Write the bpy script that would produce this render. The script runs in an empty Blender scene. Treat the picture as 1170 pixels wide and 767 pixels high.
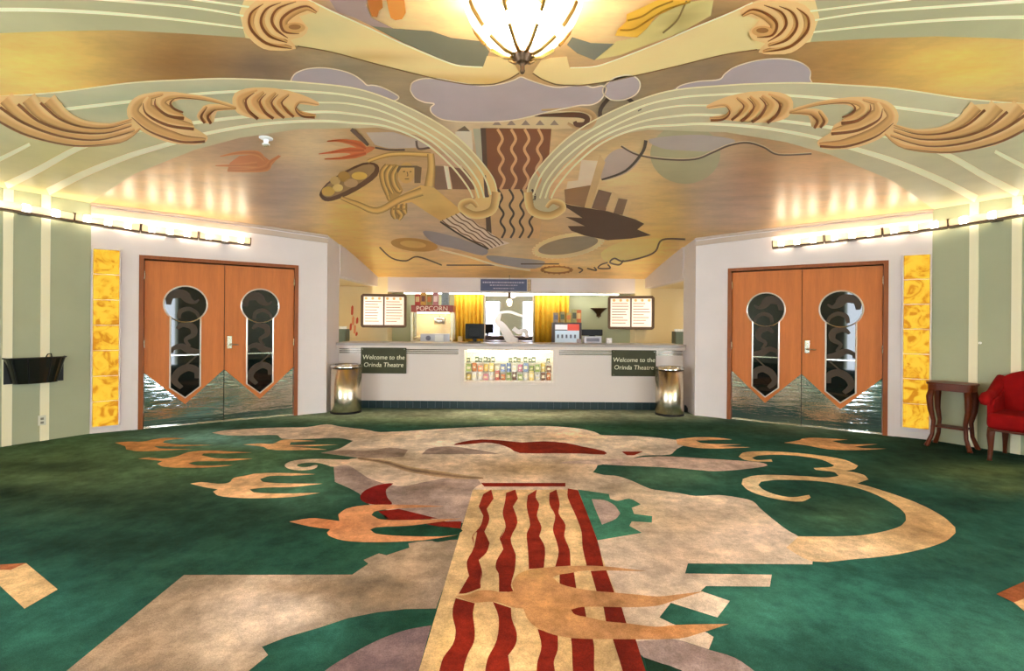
import bpy, bmesh, math, random
from mathutils import Vector, Matrix
from mathutils.geometry import tessellate_polygon
random.seed(7)
S = bpy.context.scene
COL = S.collection
PI = math.pi

def srgb(r, g, b):
    f = lambda c: (c/255/12.92 if c/255 <= .04045 else ((c/255+.055)/1.055)**2.4)
    return (f(r), f(g), f(b))

# ---------------------------------------------------------------- camera, world, exposure
FPX, CX, CY, EYE, ROLL = 550.0, 584.0, 370.0, 1.4, .0075
cam_d = bpy.data.cameras.new('camera'); cam = bpy.data.objects.new('camera', cam_d); COL.objects.link(cam)
cam_d.sensor_width = 36; cam_d.lens = 36*FPX/1170
cam_d.shift_x = (585-CX)/1170; cam_d.shift_y = -(383.5-CY)/1170
cam_d.clip_start = .02
cam.matrix_world = Matrix.Translation((0, 0, EYE)) @ Matrix.Rotation(PI/2, 4, 'X') @ Matrix.Rotation(ROLL, 4, 'Z')
S.camera = cam
w = bpy.data.worlds.new('daylight'); S.world = w; w.use_nodes = True
w.node_tree.nodes['Background'].inputs[0].default_value = (.80, .90, 1.0, 1)
w.node_tree.nodes['Background'].inputs[1].default_value = 6.0
S.view_settings.view_transform = 'Standard'; S.view_settings.look = 'None'
S.view_settings.gamma = 1; S.view_settings.use_curve_mapping = False
S.view_settings.exposure = 2.1
S.cycles.use_denoising = True
S.cycles.max_bounces = 10; S.cycles.diffuse_bounces = 6
S.cycles.sample_clamp_indirect = 6

# ---------------------------------------------------------------- materials (all procedural)
MATS = {}
def mat(name, col=None, rough=.5, metal=0, emit=None, estr=0, noise=None, bump=0, bscale=60, spec=.5, alpha=None, attr=False, gain=1, stretch=(1, 1, 1)):
    """noise = (scale, amount): value mottling of the colour; attr: colour comes from the paint layer 'Col'"""
    if name in MATS: return MATS[name]
    m = bpy.data.materials.new(name); m.use_nodes = True; MATS[name] = m
    nt = m.node_tree; N = nt.nodes; L = nt.links; b = N['Principled BSDF']
    b.inputs['Roughness'].default_value = rough; b.inputs['Metallic'].default_value = metal
    b.inputs['Specular IOR Level'].default_value = spec
    tc = N.new('ShaderNodeTexCoord'); mp = N.new('ShaderNodeMapping'); mp.inputs['Scale'].default_value = stretch
    L.new(tc.outputs['Object'], mp.inputs['Vector'])
    if attr:
        src = N.new('ShaderNodeAttribute'); src.attribute_name = 'Col'; out = src.outputs['Color']
    else:
        src = N.new('ShaderNodeRGB'); src.outputs[0].default_value = (*col, 1); out = src.outputs[0]
    if noise:
        for sc, am in (noise if isinstance(noise, list) else [noise]):
            n = N.new('ShaderNodeTexNoise'); n.inputs['Scale'].default_value = sc; n.inputs['Detail'].default_value = 5
            L.new(mp.outputs[0], n.inputs['Vector'])
            r = N.new('ShaderNodeMapRange'); r.inputs[1].default_value = .3; r.inputs[2].default_value = .7
            r.inputs[3].default_value = (1-am)*gain; r.inputs[4].default_value = (1+am)*gain; gain = 1
            L.new(n.outputs[0], r.inputs[0])
            v = N.new('ShaderNodeVectorMath'); v.operation = 'SCALE'
            L.new(out, v.inputs[0]); L.new(r.outputs[0], v.inputs['Scale']); out = v.outputs[0]
    L.new(out, b.inputs['Base Color'])
    if bump:
        n = N.new('ShaderNodeTexNoise'); n.inputs['Scale'].default_value = bscale; n.inputs['Detail'].default_value = 4
        L.new(mp.outputs[0], n.inputs['Vector'])
        bp = N.new('ShaderNodeBump'); bp.inputs['Strength'].default_value = bump; bp.inputs['Distance'].default_value = .01
        L.new(n.outputs[0], bp.inputs['Height']); L.new(bp.outputs[0], b.inputs['Normal'])
    if emit:
        b.inputs['Emission Color'].default_value = (*emit, 1); b.inputs['Emission Strength'].default_value = estr
    if alpha is not None: b.inputs['Alpha'].default_value = alpha
    return m

carpet = mat('carpet_wool', attr=True, rough=.95, spec=.1, noise=[(.9, .34), (3.2, .30), (11, .22), (40, .12), (170, .22)], bump=.5, bscale=260)
mural = mat('mural_paint', attr=True, gain=1.4, rough=.5, spec=.3, noise=[(3, .05)])
gold = mat('gold_leaf_paint', attr=True, gain=1.75, rough=.36, metal=.2, noise=[(2.2, .12), (14, .05)], stretch=(1, 2.2, 1))
pink = mat('pale_pink_plaster', srgb(216, 203, 197), .6, noise=(2, .03))
sage = mat('sage_green_paint', srgb(162, 164, 132), .6, noise=(1.5, .05))
creamp = mat('cream_paint', srgb(232, 222, 186), .5)
warmw = mat('warm_cream_plaster', srgb(232, 212, 165), .6)
sagew = mat('back_wall_green', srgb(176, 180, 146), .6)
chrome = mat('brushed_chrome', srgb(215, 212, 205), .16, 1)
steel = mat('brushed_steel', srgb(204, 192, 172), .24, 1)
bronze = mat('dark_bronze', srgb(86, 62, 40), .4, .6)
brass = mat('aged_brass', srgb(120, 88, 34), .35, .8)
blackm = mat('black_plastic', srgb(12, 11, 11), .5, spec=.3)
white = mat('white_plastic', srgb(232, 232, 230), .4)

# ---------------------------------------------------------------- mesh builder
class MB:
    def __init__(s): s.v = []; s.f = []
    def add(s, vs, fs):
        o = len(s.v); s.v += [tuple(p) for p in vs]; s.f += [tuple(i+o for i in f) for f in fs]; return s
    def box(s, x0, x1, y0, y1, z0, z1):
        return s.add([(x, y, z) for x in (x0, x1) for y in (y0, y1) for z in (z0, z1)],
                     [(0, 1, 3, 2), (4, 6, 7, 5), (0, 4, 5, 1), (2, 3, 7, 6), (0, 2, 6, 4), (1, 5, 7, 3)])
    def prism(s, outer, y0, y1, holes=()):
        """outline in (x,z), extruded along y"""
        loops = [[Vector((p[0], p[1], 0)) for p in l] for l in [outer, *holes]]
        flat = [p for l in loops for p in l]; n = len(flat)
        tri = tessellate_polygon(loops)
        vs = [(p.x, y0, p.y) for p in flat]+[(p.x, y1, p.y) for p in flat]
        fs = [tuple(t) for t in tri]+[tuple(i+n for i in reversed(t)) for t in tri]
        k = 0
        for l in loops:
            m = len(l)
            for i in range(m): fs.append((k+i, k+(i+1) % m, k+(i+1) % m+n, k+i+n))
            k += m
        return s.add(vs, fs)
    def plan(s, outer, z0, z1):
        """outline in (x,y), extruded along z"""
        t = MB(); t.prism(outer, z0, z1); return s.add([(x, z, y) for x, y, z in t.v], t.f)
    def lathe(s, prof, seg=24, c=(0, 0, 0), a0=0, a1=2*PI, rfun=None):
        full = abs(a1-a0-2*PI) < 1e-6; n = seg if full else seg+1
        vs = []
        for i in range(n):
            a = a0+(a1-a0)*i/seg
            for j, (r, z) in enumerate(prof):
                q = rfun(a, j) if rfun else 1
                vs.append((c[0]+r*q*math.cos(a), c[1]+r*q*math.sin(a), c[2]+z))
        m = len(prof); fs = []
        for i in range(seg):
            i2 = (i+1) % n
            for j in range(m-1): fs.append((i*m+j, i2*m+j, i2*m+j+1, i*m+j+1))
        return s.add(vs, fs)
    def tube(s, pts, r, seg=8, closed=False, caps=True):
        pts = [Vector(p) for p in pts]; n = len(pts); rs = r if isinstance(r, (list, tuple)) else [r]*n
        vs = []; fs = []; up = None
        for i, p in enumerate(pts):
            a = pts[(i-1) % n] if (closed or i > 0) else p; b = pts[(i+1) % n] if (closed or i < n-1) else p
            t = (b-a).normalized()
            if up is None:
                up = Vector((0, 0, 1)) if abs(t.z) < .9 else Vector((1, 0, 0))
            sx = t.cross(up)
            if sx.length < 1e-4: sx = t.cross(Vector((.3, .8, .5)))
            sx.normalize(); up = sx.cross(t).normalized()
            for k in range(seg):
                a = 2*PI*k/seg
                vs.append(p+rs[i]*(sx*math.cos(a)+up*math.sin(a)))
        for i in range(n if closed else n-1):
            j = (i+1) % n
            for k in range(seg): fs.append((i*seg+k, i*seg+(k+1) % seg, j*seg+(k+1) % seg, j*seg+k))
        if caps and not closed:
            fs.append(tuple(range(seg))); fs.append(tuple(range((n-1)*seg, n*seg)))
        return s.add(vs, fs)
    def build(s, name, m, parent=None, smooth=False, bevel=0, sub=0):
        me = bpy.data.meshes.new(name); me.from_pydata(s.v, [], s.f); me.update()
        bm = bmesh.new(); bm.from_mesh(me); bmesh.ops.recalc_face_normals(bm, faces=bm.faces); bm.to_mesh(me); bm.free()
        me.materials.append(m)
        o = bpy.data.objects.new(name, me); COL.objects.link(o); o.parent = parent
        if smooth:
            for p in me.polygons: p.use_smooth = True
        if bevel:
            b = o.modifiers.new('bevel', 'BEVEL'); b.width = bevel; b.segments = 2; b.limit_method = 'ANGLE'
        if sub:
            b = o.modifiers.new('sub', 'SUBSURF'); b.levels = b.render_levels = sub
        return o

def tag(o, label, cat, group=None):
    o['label'] = label; o['category'] = cat
    if group: o['group'] = group
    return o
def thing(name, label, cat, loc=(0, 0, 0), rz=0, group=None):
    o = bpy.data.objects.new(name, None); COL.objects.link(o); o.location = loc; o.rotation_euler = (0, 0, rz)
    o.empty_display_size = .1
    return tag(o, label, cat, group)
def struct(o): o['kind'] = 'structure'; return o
def bx(name, m, parent, *a, bevel=0): return MB().box(*a).build(name, m, parent, bevel=bevel)

def text(name, body, size, m, parent, loc, rot=(PI/2, 0, 0), shear=0, ext=.001, align='CENTER'):
    c = bpy.data.curves.new(name, 'FONT'); c.body = body; c.size = size; c.align_x = align; c.align_y = 'CENTER'
    c.extrude = ext; c.shear = shear; c.resolution_u = 3
    t = bpy.data.objects.new(name, c); COL.objects.link(t)
    bpy.context.view_layer.update()
    me = bpy.data.meshes.new_from_object(t.evaluated_get(bpy.context.evaluated_depsgraph_get()))
    COL.objects.unlink(t); bpy.data.objects.remove(t)
    me.materials.append(m)
    o = bpy.data.objects.new(name, me); COL.objects.link(o); o.parent = parent; o.location = loc; o.rotation_euler = rot
    return o

# ---------------------------------------------------------------- survey helpers: photo points -> places in the room
def un(px, py):
    dx, dy = px-CX, py-CY; c, s = math.cos(ROLL), math.sin(ROLL)
    return dx*c+dy*s, dy*c-dx*s
def to_px(x, y, z):
    xu, yu = x/y*FPX, (EYE-z)/y*FPX; c, s = math.cos(ROLL), math.sin(ROLL)
    return CX+xu*c-yu*s, CY+yu*c+xu*s
CEIL = 2.86
def zc(Y): return CEIL if Y < 5.5 else CEIL-.037*(Y-5.5)**1.67
def fl(px, py):
    xu, yu = un(px, py); Y = EYE*FPX/max(yu, 1); return xu/FPX*Y, Y
def ce(px, py):
    xu, yu = un(px, py); lo, hi = .4, 10.2
    for _ in range(40):
        m = (lo+hi)/2
        if EYE-yu/FPX*m < zc(m): lo = m
        else: hi = m
    return xu/FPX*lo, lo
def at(px, py, Y):
    xu, yu = un(px, py); return Vector((xu/FPX*Y, Y, EYE-yu/FPX*Y))
def Z(ox, oy, s): return lambda *pts: [(ox+x/s, oy+y/s) for x, y in pts]
F1 = Z(100, 470, 3.8333); F2 = Z(320, 470, 3.8333); F3 = Z(560, 470, 3.8333); F4 = Z(820, 470, 3.8333)
F5 = Z(300, 600, 4.592); F6 = Z(500, 600, 4.592); F7 = Z(700, 600, 4.592)
G0 = Z(0, 460, 2.4975); G2 = Z(770, 460, 2.4975)
C1 = Z(0, 0, 2.925); C2 = Z(390, 0, 2.925); C3 = Z(770, 0, 2.925)
C4 = Z(340, 120, 3.835); C5 = Z(590, 120, 3.835); C6 = Z(500, 0, 5.85); C7 = Z(340, 0, 5.114); C8 = Z(640, 0, 5.114)
C9 = Z(420, 240, 3.656); C10 = Z(360, 150, 7.3125)

def smooth_path(pts, k=4, closed=False):
    n = len(pts); out = []
    rng = range(n if closed else n-1)
    for i in rng:
        p = [pts[(i+j) % n] if closed else pts[min(max(i+j, 0), n-1)] for j in (-1, 0, 1, 2)]
        for q in range(k):
            t = q/k
            out.append(tuple(.5*((2*p[1][d])+(-p[0][d]+p[2][d])*t+(2*p[0][d]-5*p[1][d]+4*p[2][d]-p[3][d])*t*t
                                 + (-p[0][d]+3*p[1][d]-3*p[2][d]+p[3][d])*t**3) for d in range(2)))
    if not closed: out.append(tuple(pts[-1]))
    return out

def paint(me, zf, base, blobs):
    at_ = me.color_attributes.new('Col', 'FLOAT_COLOR', 'POINT'); vals = []
    bb = [(x, y, rx, ry, srgb(*c), st) for x, y, rx, ry, c, st in blobs]
    b0 = srgb(*base)
    for v in me.vertices:
        c = b0
        if bb:
            Y = max(v.co.y, .8)
            px, py = to_px(v.co.x, Y, v.co.z)
            for x, y, rx, ry, k, st in bb:
                d = ((px-x)/rx)**2+((py-y)/ry)**2
                if d < 6:
                    t = st*math.exp(-d); c = tuple(a+(b-a)*t for a, b in zip(c, k))
        vals += [*c, 1]
    at_.data.foreach_set('color', vals)

def inlay(name, polys, level, base, where, parent, m, blobs=(), cell=None, mirror=None, plan=False):
    """flat colour field of the carpet ('f') or of the ceiling painting ('c'); polys in photo points unless plan"""
    pj = fl if where == 'f' else ce
    bm = bmesh.new()
    for poly in polys:
        pts = [Vector((*(p if plan else pj(*p)), 0)) for p in poly]
        if mirror is not None: pts = [Vector((2*mirror-p.x, p.y, 0)) for p in pts]
        vs = [bm.verts.new(p) for p in pts]
        for t in tessellate_polygon([pts]):
            try: bm.faces.new([vs[i] for i in t])
            except ValueError: pass
    xs = [v.co.x for v in bm.verts]; ys = [v.co.y for v in bm.verts]
    cuts = []
    def rng(a, b, st):
        k = math.floor(a/st)+1; r = []
        while k*st < b: r.append(k*st); k += 1
        return r
    if cell:
        cuts += [(c, 0) for c in rng(min(xs), max(xs), cell)]+[(c, 1) for c in rng(min(ys), max(ys), cell)]
    elif where == 'c' and max(ys) > 5.4:
        cuts += [(c, 1) for c in rng(max(min(ys), 5.4), max(ys), .2)]
    for c, ax in cuts:
        no = Vector((1, 0, 0)) if ax == 0 else Vector((0, 1, 0))
        bmesh.ops.bisect_plane(bm, geom=bm.verts[:]+bm.edges[:]+bm.faces[:], dist=1e-6, plane_co=no*c, plane_no=no)
    for v in bm.verts:
        v.co.z = .0012*level if where == 'f' else zc(v.co.y)-.0015*level
    for f in bm.faces:
        f.normal_update()
        if (f.normal.z < 0) == (where == 'f'): f.normal_flip()
    me = bpy.data.meshes.new(name); bm.to_mesh(me); bm.free()
    paint(me, where, base, blobs)
    me.materials.append(m)
    o = bpy.data.objects.new(name, me); COL.objects.link(o); o.parent = parent
    return o

def ribbon(name, lines, level, cols, where, parent, m, mirror=None, plan=False):
    """painted strokes: lines = [(points, widths in photo points or metres)], cols across the stroke"""
    pj = fl if where == 'f' else ce
    V = []; F = []; C = []
    K = len(cols) if len(cols) > 1 else 2
    cc = [srgb(*c) for c in cols]
    for li, (pts, wd) in enumerate(lines):
        p = smooth_path(pts, 5); n = len(p)
        wl = wd if isinstance(wd, (list, tuple)) else [wd, wd]
        o = len(V)
        for i in range(n):
            a = p[max(i-1, 0)]; b = p[min(i+1, n-1)]; tx, ty = b[0]-a[0], b[1]-a[1]; L = math.hypot(tx, ty) or 1
            nx, ny = -ty/L, tx/L; u = i/(n-1)*(len(wl)-1); k = min(int(u), len(wl)-2); wi = wl[k]+(wl[k+1]-wl[k])*(u-k)
            for j in range(K):
                s = (j/(K-1)-.5)*wi; q = (p[i][0]+nx*s, p[i][1]+ny*s)
                x, y = q if plan else pj(*q)
                if mirror is not None: x = 2*mirror-x
                lv = level+.12*li+.1*i/n; V.append((x, y, .0012*lv if where == 'f' else zc(y)-.0015*lv)); C += [*cc[j if len(cc) > 1 else 0], 1]
        for i in range(n-1):
            for j in range(K-1):
                a = o+i*K+j; F.append((a, a+1, a+K+1, a+K))
    me = bpy.data.meshes.new(name); me.from_pydata(V, [], F); me.update()
    at_ = me.color_attributes.new('Col', 'FLOAT_COLOR', 'POINT'); at_.data.foreach_set('color', C)
    me.materials.append(m)
    o = bpy.data.objects.new(name, me); COL.objects.link(o); o.parent = parent
    return o
def ell(cx, cy, rx, ry, n=28, rot=0):
    return [(cx+rx*math.cos(2*PI*i/n)*math.cos(rot)-ry*math.sin(2*PI*i/n)*math.sin(rot),
             cy+rx*math.cos(2*PI*i/n)*math.sin(rot)+ry*math.sin(2*PI*i/n)*math.cos(rot)) for i in range(n)]
def sm(pts, k=3): return smooth_path(pts, k, True)

# ---------------------------------------------------------------- room plan
CORN = Vector((5.2, 5.95, 0)); POST = Vector((2.855, 7.47, 0)); SIDE = Vector((6.05, 4.64, 0)); BACKY, FRONTY = 10.6, -3.0
def mx(v): return Vector((-v.x, v.y, 0))
class Wall:
    def __init__(s, A, B):
        s.A = A; s.B = B; s.u = (B-A).normalized(); s.n = Vector((s.u.y, -s.u.x, 0)); s.L = (B-A).length; s.rz = math.atan2(s.u.y, s.u.x)
    def pt(s, px, py, off=0):
        """photo point -> (u, z) on the wall, off metres in front of it"""
        xu, yu = un(px, py); d = Vector((xu/FPX, 1, 0)); A = s.A+s.n*off
        t = A.dot(s.n)/d.dot(s.n); P = d*t
        return (P-A).dot(s.u), EYE-yu/FPX*t
    def w(s, u, off=0, z=0): return s.A+s.u*u+s.n*off+Vector((0, 0, z))
WDL = Wall(mx(POST)-(mx(POST)-mx(CORN)), mx(POST)); WDR = Wall(POST, CORN)
WGL = Wall(mx(SIDE), mx(CORN)); WGR = Wall(CORN, SIDE)

# ================================================================ STRUCTURE: floor with woven carpet
RA = [(-6.05, FRONTY), (6.05, FRONTY), (6.05, 4.64), (5.2, 5.95), (2.855, 7.47), (4.0, 7.6), (4.0, BACKY), (-4.0, BACKY), (-4.0, 7.6), (-2.855, 7.47), (-5.2, 5.95), (-6.05, 4.64)]
TEAL = (54, 114, 100); DARK = (22, 40, 28); OLIVE = (92, 108, 70); MIDG = (46, 92, 68)
floor = inlay('floor', [RA], 0, (34, 76, 62), 'f', None, carpet, cell=.16, plan=True, blobs=[
    (60, 540, 190, 42, OLIVE, .75), (230, 520, 160, 30, (88, 120, 82), .7), (100, 575, 130, 16, DARK, .75), (300, 590, 130, 26, DARK, .8), (120, 625, 200, 26, DARK, .75), (200, 660, 70, 30, (48, 92, 72), .5),
    (20, 566, 50, 7, DARK, .7), (50, 534, 60, 5, DARK, .8), (10, 560, 22, 9, DARK, .8), (208, 548, 30, 5, DARK, .5), (420, 620, 60, 30, MIDG, .5),
    (60, 700, 160, 50, TEAL, .35), (230, 500, 60, 8, (120, 170, 165), .8), (290, 506, 40, 6, (110, 160, 150), .6), (340, 560, 50, 20, (80, 120, 95), .6),
    (300, 655, 200, 18, DARK, .4), (45, 660, 22, 10, TEAL, .7), (365, 720, 50, 25, TEAL, .8), (420, 745, 40, 30, DARK, .6), (490, 725, 60, 20, (24, 66, 46), .7),
    (450, 478, 120, 6, (105, 140, 100), .7), (600, 474, 220, 6, (200, 204, 172), .9), (560, 480, 160, 4, (170, 190, 145), .4), (700, 490, 90, 5, (60, 105, 70), .6), (780, 488, 90, 6, DARK, .45),  # palest blob paints the glow before the counter into the green
    (920, 488, 50, 6, (120, 130, 100), .8), (850, 490, 60, 6, (40, 66, 42), .6), (1000, 497, 80, 6, (70, 85, 55), .5),
    (1060, 520, 90, 26, DARK, .8), (1130, 540, 70, 10, (98, 112, 70), .8), (1160, 558, 50, 8, (100, 114, 72), .8), (1120, 580, 80, 14, DARK, .6), (1000, 540, 60, 12, (40, 60, 40), .6),
    (960, 590, 60, 18, (88, 120, 84), .6), (905, 575, 30, 18, DARK, .5), (990, 700, 160, 70, TEAL, .65), (870, 700, 60, 50, (70, 130, 112), .5), (1130, 640, 80, 25, (40, 76, 58), .5),
    (760, 545, 60, 12, (92, 128, 98), .6), (720, 532, 40, 8, DARK, .4), (1120, 740, 80, 40, (70, 126, 106), .6)])
struct(floor)
floor['label'] = 'green lobby carpet woven with cream, red and tan swirls and birds'
CR = (208, 186, 166); TAN = (206, 146, 98); RED = (118, 30, 16); LIL = (176, 156, 152); STRAW = (208, 174, 128)
def soft(p, k=3):
    """round the gentle bends of an outline and keep its sharp corners"""
    n = len(p); out = []
    def corner(i):
        a = Vector(p[i])-Vector(p[i-1]); b = Vector(p[(i+1) % n])-Vector(p[i])
        return a.length < 1e-6 or b.length < 1e-6 or a.angle(b) > .7
    for i in range(n):
        p1, p2 = Vector(p[i]), Vector(p[(i+1) % n]); d = p2-p1
        m1 = d if corner(i) else (p2-Vector(p[i-1])).normalized()*d.length
        j = (i+1) % n; m2 = d if corner(j) else (Vector(p[(j+1) % n])-p1).normalized()*d.length
        for q in range(k):
            t = q/k; h = (2*t**3-3*t*t+1)*p1+(t**3-2*t*t+t)*m1+(-2*t**3+3*t*t)*p2+(t**3-t*t)*m2; out.append((h.x, h.y))
    return out
def fi(n, p, lv, c, b=(), cell=None): return inlay(n, [soft(q) if n in ('bird', 'swirl', 'cream_field', 'lilac_field', 'green_leaf', 'gear', 'half_disc') else q for q in p], lv, c, 'f', floor, carpet, b, cell or (.14 if b else None))
# cream fields
cen = (F1((545, 95), (600, 85), (700, 78), (830, 72), (960, 70), (1050, 58), (1110, 68)) + F2((370, 80), (440, 92), (700, 78), (900, 68), (1150, 65))
       + F3((330, 70), (400, 78), (460, 92), (490, 105), (620, 108), (750, 118), (830, 128), (850, 150), (815, 168), (790, 190), (670, 195), (600, 213), (470, 238), (465, 250), (450, 268), (500, 280),
            (560, 285), (620, 305), (700, 340), (760, 350), (830, 360), (900, 372), (1000, 368), (1080, 378), (1150, 395))
       + F4((190, 430), (250, 480), (310, 525), (355, 550), (420, 610), (415, 672)) + F7((395, 203), (380, 256), (835, 262), (825, 325), (490, 322), (462, 348), (615, 400), (550, 487),
                                                                                    (305, 410), (245, 487), (340, 530), (480, 560), (530, 590), (505, 655), (310, 600), (100, 620))
       + F6((1000, 590)) + F3((365, 348), (330, 350)) + F2((880, 350), (860, 352), (830, 400), (800, 490), (700, 480), (400, 415), (345, 360), (240, 310), (235, 245), (300, 212), (345, 205), (270, 195), (180, 183), (258, 165), (320, 130))
       + F1((1100, 118), (960, 122), (850, 120), (830, 105), (700, 108), (600, 105)))
fi('cream_field', [cen], 1, CR, [(575, 503, 190, 20, (246, 232, 214), 1), (780, 600, 60, 18, (168, 142, 112), .6), (860, 590, 60, 14, (172, 150, 126), .55), (730, 585, 30, 14, (216, 190, 150), .7),  # first blob paints the bright pool before the counter into the wool colour
    (720, 560, 70, 10, (180, 160, 130), .5), (800, 640, 60, 16, (196, 164, 140), .6), (600, 535, 80, 14, (196, 158, 108), .7), (440, 525, 50, 10, (205, 176, 135), .6), (430, 496, 60, 8, (198, 168, 132), .5),
    (700, 690, 60, 30, (190, 166, 146), .6), (880, 610, 60, 12, (222, 194, 176), .5), (640, 500, 60, 8, (224, 184, 134), .6), (830, 555, 80, 10, (206, 182, 146), .5)])
lowl = (G0((525, 493)) + F5((0, 263), (470, 262), (555, 205), (530, 185), (610, 150), (650, 160), (770, 120), (765, 97), (830, 86), (1040, 78), (910, 440), (750, 443), (600, 460), (450, 490), (300, 540), (120, 592), (0, 640))
        + G0((745, 695), (765, 722), (710, 767), (560, 880), (60, 880), (190, 767)))
fi('cream_ground', [lowl], 1, (138, 120, 102), [(300, 700, 50, 34, (224, 202, 184), .95), (255, 735, 40, 40, (214, 190, 166), .7), (345, 695, 30, 14, (218, 196, 178), .7), (190, 690, 40, 22, (196, 166, 136), .6), (340, 672, 60, 9, (138, 112, 86), .7),
    (240, 665, 40, 10, (160, 134, 108), .4), (470, 645, 26, 18, (196, 166, 138), .8), (430, 680, 50, 16, (150, 124, 96), .5), (500, 690, 20, 30, (160, 138, 122), .7), (150, 740, 60, 40, (170, 140, 112), .6)])
fi('lilac_field', [F2((235, 245), (300, 240), (350, 270), (400, 300), (520, 330), (640, 310), (760, 290), (860, 290), (880, 320), (845, 345), (830, 400), (800, 490), (690, 475), (520, 430), (400, 415), (345, 360), (240, 310))], 2, (168, 146, 138),
   [(420, 552, 40, 14, (112, 92, 82), .55), (500, 556, 50, 6, (120, 98, 84), .6), (395, 555, 12, 12, (184, 160, 150), .7)], .1)
fi('lilac_field', [F2((180, 183), (260, 172), (400, 172), (480, 160), (560, 170), (540, 200), (420, 208), (345, 205), (270, 195))], 2, (172, 148, 132))
fi('lilac_field', [F2((620, 190), (650, 165), (740, 155), (830, 165), (920, 180), (960, 188))], 2, (156, 136, 126))
ribbon('shade_stroke', [(F2((340, 208), (460, 225), (560, 255), (680, 275), (800, 290), (890, 295)), [2, 6, 7, 2])], 3, [(196, 166, 128), (116, 90, 72), (190, 160, 128)], 'f', floor, carpet)
fi('lilac_band', [sm(F3((300, 228), (420, 214), (600, 209), (700, 200), (800, 200), (950, 209), (1150, 222)) + F4((210, 232), (205, 243), (100, 257), (-10, 264)) + F3((900, 258), (760, 247), (600, 240), (440, 232)))], 2, (192, 166, 152))
fi('lilac_field', [F5((330, 767), (450, 690), (600, 610), (750, 555), (885, 530), (820, 767), (720, 1200), (-150, 1200))], 2, (120, 98, 100), [(470, 745, 40, 14, (140, 116, 116), .6)])
fi('lilac_field', [F7((100, 618), (310, 602), (505, 658), (640, 700), (740, 767), (1000, 960), (560, 960), (360, 767), (165, 700))], 2, (160, 138, 132), [(790, 750, 30, 14, (120, 98, 92), .6)])
fi('green_patch', [F7((165, 700), (360, 767), (560, 960), (215, 900))], 3, (22, 48, 34))
# the long swirl on the right
fi('swirl', [F4((355, 550), (600, 548), (720, 530), (800, 505), (825, 480), (820, 450), (780, 415), (700, 370), (620, 340), (540, 322), (480, 312), (400, 305), (260, 302), (190, 310), (178, 325), (200, 345), (260, 368), (330, 378),
    (400, 368), (408, 380), (370, 397), (280, 390), (190, 370), (130, 345), (105, 320), (110, 298), (150, 285), (230, 280), (400, 287), (480, 292), (530, 285), (510, 268), (430, 258), (420, 250), (500, 245), (510, 238), (460, 215),
    (380, 200), (280, 192), (180, 195), (150, 205), (170, 215), (235, 212), (240, 222), (180, 222), (120, 215), (92, 200), (110, 183), (170, 177), (300, 180), (450, 195), (560, 215), (615, 240), (600, 255), (560, 262), (640, 280),
    (660, 300), (610, 318), (660, 330), (800, 375), (900, 415), (990, 465), (1040, 510), (1042, 535), (1000, 570), (900, 605), (750, 635), (600, 650), (415, 660), (300, 600))], 2, (214, 176, 126),
   [(960, 630, 80, 20, (216, 186, 154), .8), (1050, 600, 40, 22, (186, 142, 96), .7), (1080, 615, 20, 14, (208, 160, 108), .8), (870, 555, 30, 14, (226, 204, 168), .8)], .12)
fi('scroll', [sm(F2((20, 240), (45, 222), (110, 212), (200, 211), (300, 214), (335, 212), (300, 228), (235, 245), (200, 236), (165, 228), (110, 228), (75, 236), (85, 245), (120, 246), (150, 238), (165, 240), (150, 254), (100, 261), (45, 256)))], 3, (212, 186, 160))
# crimson strokes and the gear
fi('crimson_stroke', [sm(F2((760, 150), (800, 135), (880, 125), (980, 130), (1060, 138)) + F3((230, 133), (330, 140), (400, 155), (500, 176), (500, 192), (400, 187), (270, 186), (130, 185), (90, 165), (40, 146), (-20, 139), (-60, 143)), 2)], 3, (136, 38, 18))
fi('crimson_stroke', [F3((575, 178), (670, 178), (630, 195), (600, 195))], 3, (140, 40, 20))
fi('crimson_bar', [F2((880, 316)) + F3((330, 316), (330, 332)) + F2((895, 332))], 3, (126, 28, 14))
fi('crimson_crescent', [sm(F2((495, 318), (465, 345), (470, 380), (490, 410), (420, 412), (372, 402), (350, 380), (370, 350), (430, 325)))], 3, (116, 18, 14))
fi('crimson_stroke', [F2((430, 440), (520, 430), (580, 445), (690, 472), (560, 480), (470, 478))], 3, (120, 24, 14))
fi('crimson_stroke', [F2((640, 497), (700, 485), (795, 485), (790, 516), (700, 510))], 3, (130, 30, 16))
fi('green_leaf', [F2((400, 455), (412, 442), (440, 448), (480, 472), (440, 475))], 3, (30, 66, 50))
fi('green_leaf', [sm(F2((395, 522), (520, 512), (640, 502), (790, 518), (770, 540), (640, 550), (470, 545)))], 3, (24, 62, 44))
fi('green_leaf', [F2((660, 568), (780, 543), (775, 560), (690, 576))], 3, (24, 56, 40))
fi('gear', [F3((385, 345), (520, 365), (525, 385), (560, 395), (610, 385), (660, 410), (620, 425), (630, 452), (710, 462), (708, 490), (620, 485), (610, 505), (665, 535), (470, 568))], 3, (66, 124, 100))
fi('half_disc', [F3((445, 388), (500, 392), (545, 415), (570, 450), (550, 475), (490, 500), (460, 430))], 4, (184, 160, 152))
fi('cream_tile', [G0((75, 460), (165, 535), (70, 590), (0, 525), (-60, 480), (0, 478))], 2, (206, 170, 122)); fi('tan_tile', [G0((-60, 478), (0, 465), (75, 460), (30, 480))], 3, (160, 96, 60))
fi('tan_tile', [G2((920, 548), (1000, 512), (1060, 490), (1060, 540), (970, 572))], 2, (150, 84, 46)); fi('cream_tile', [G2((970, 572), (1060, 540), (1060, 640), (1000, 597))], 2, (206, 160, 110))
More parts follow.
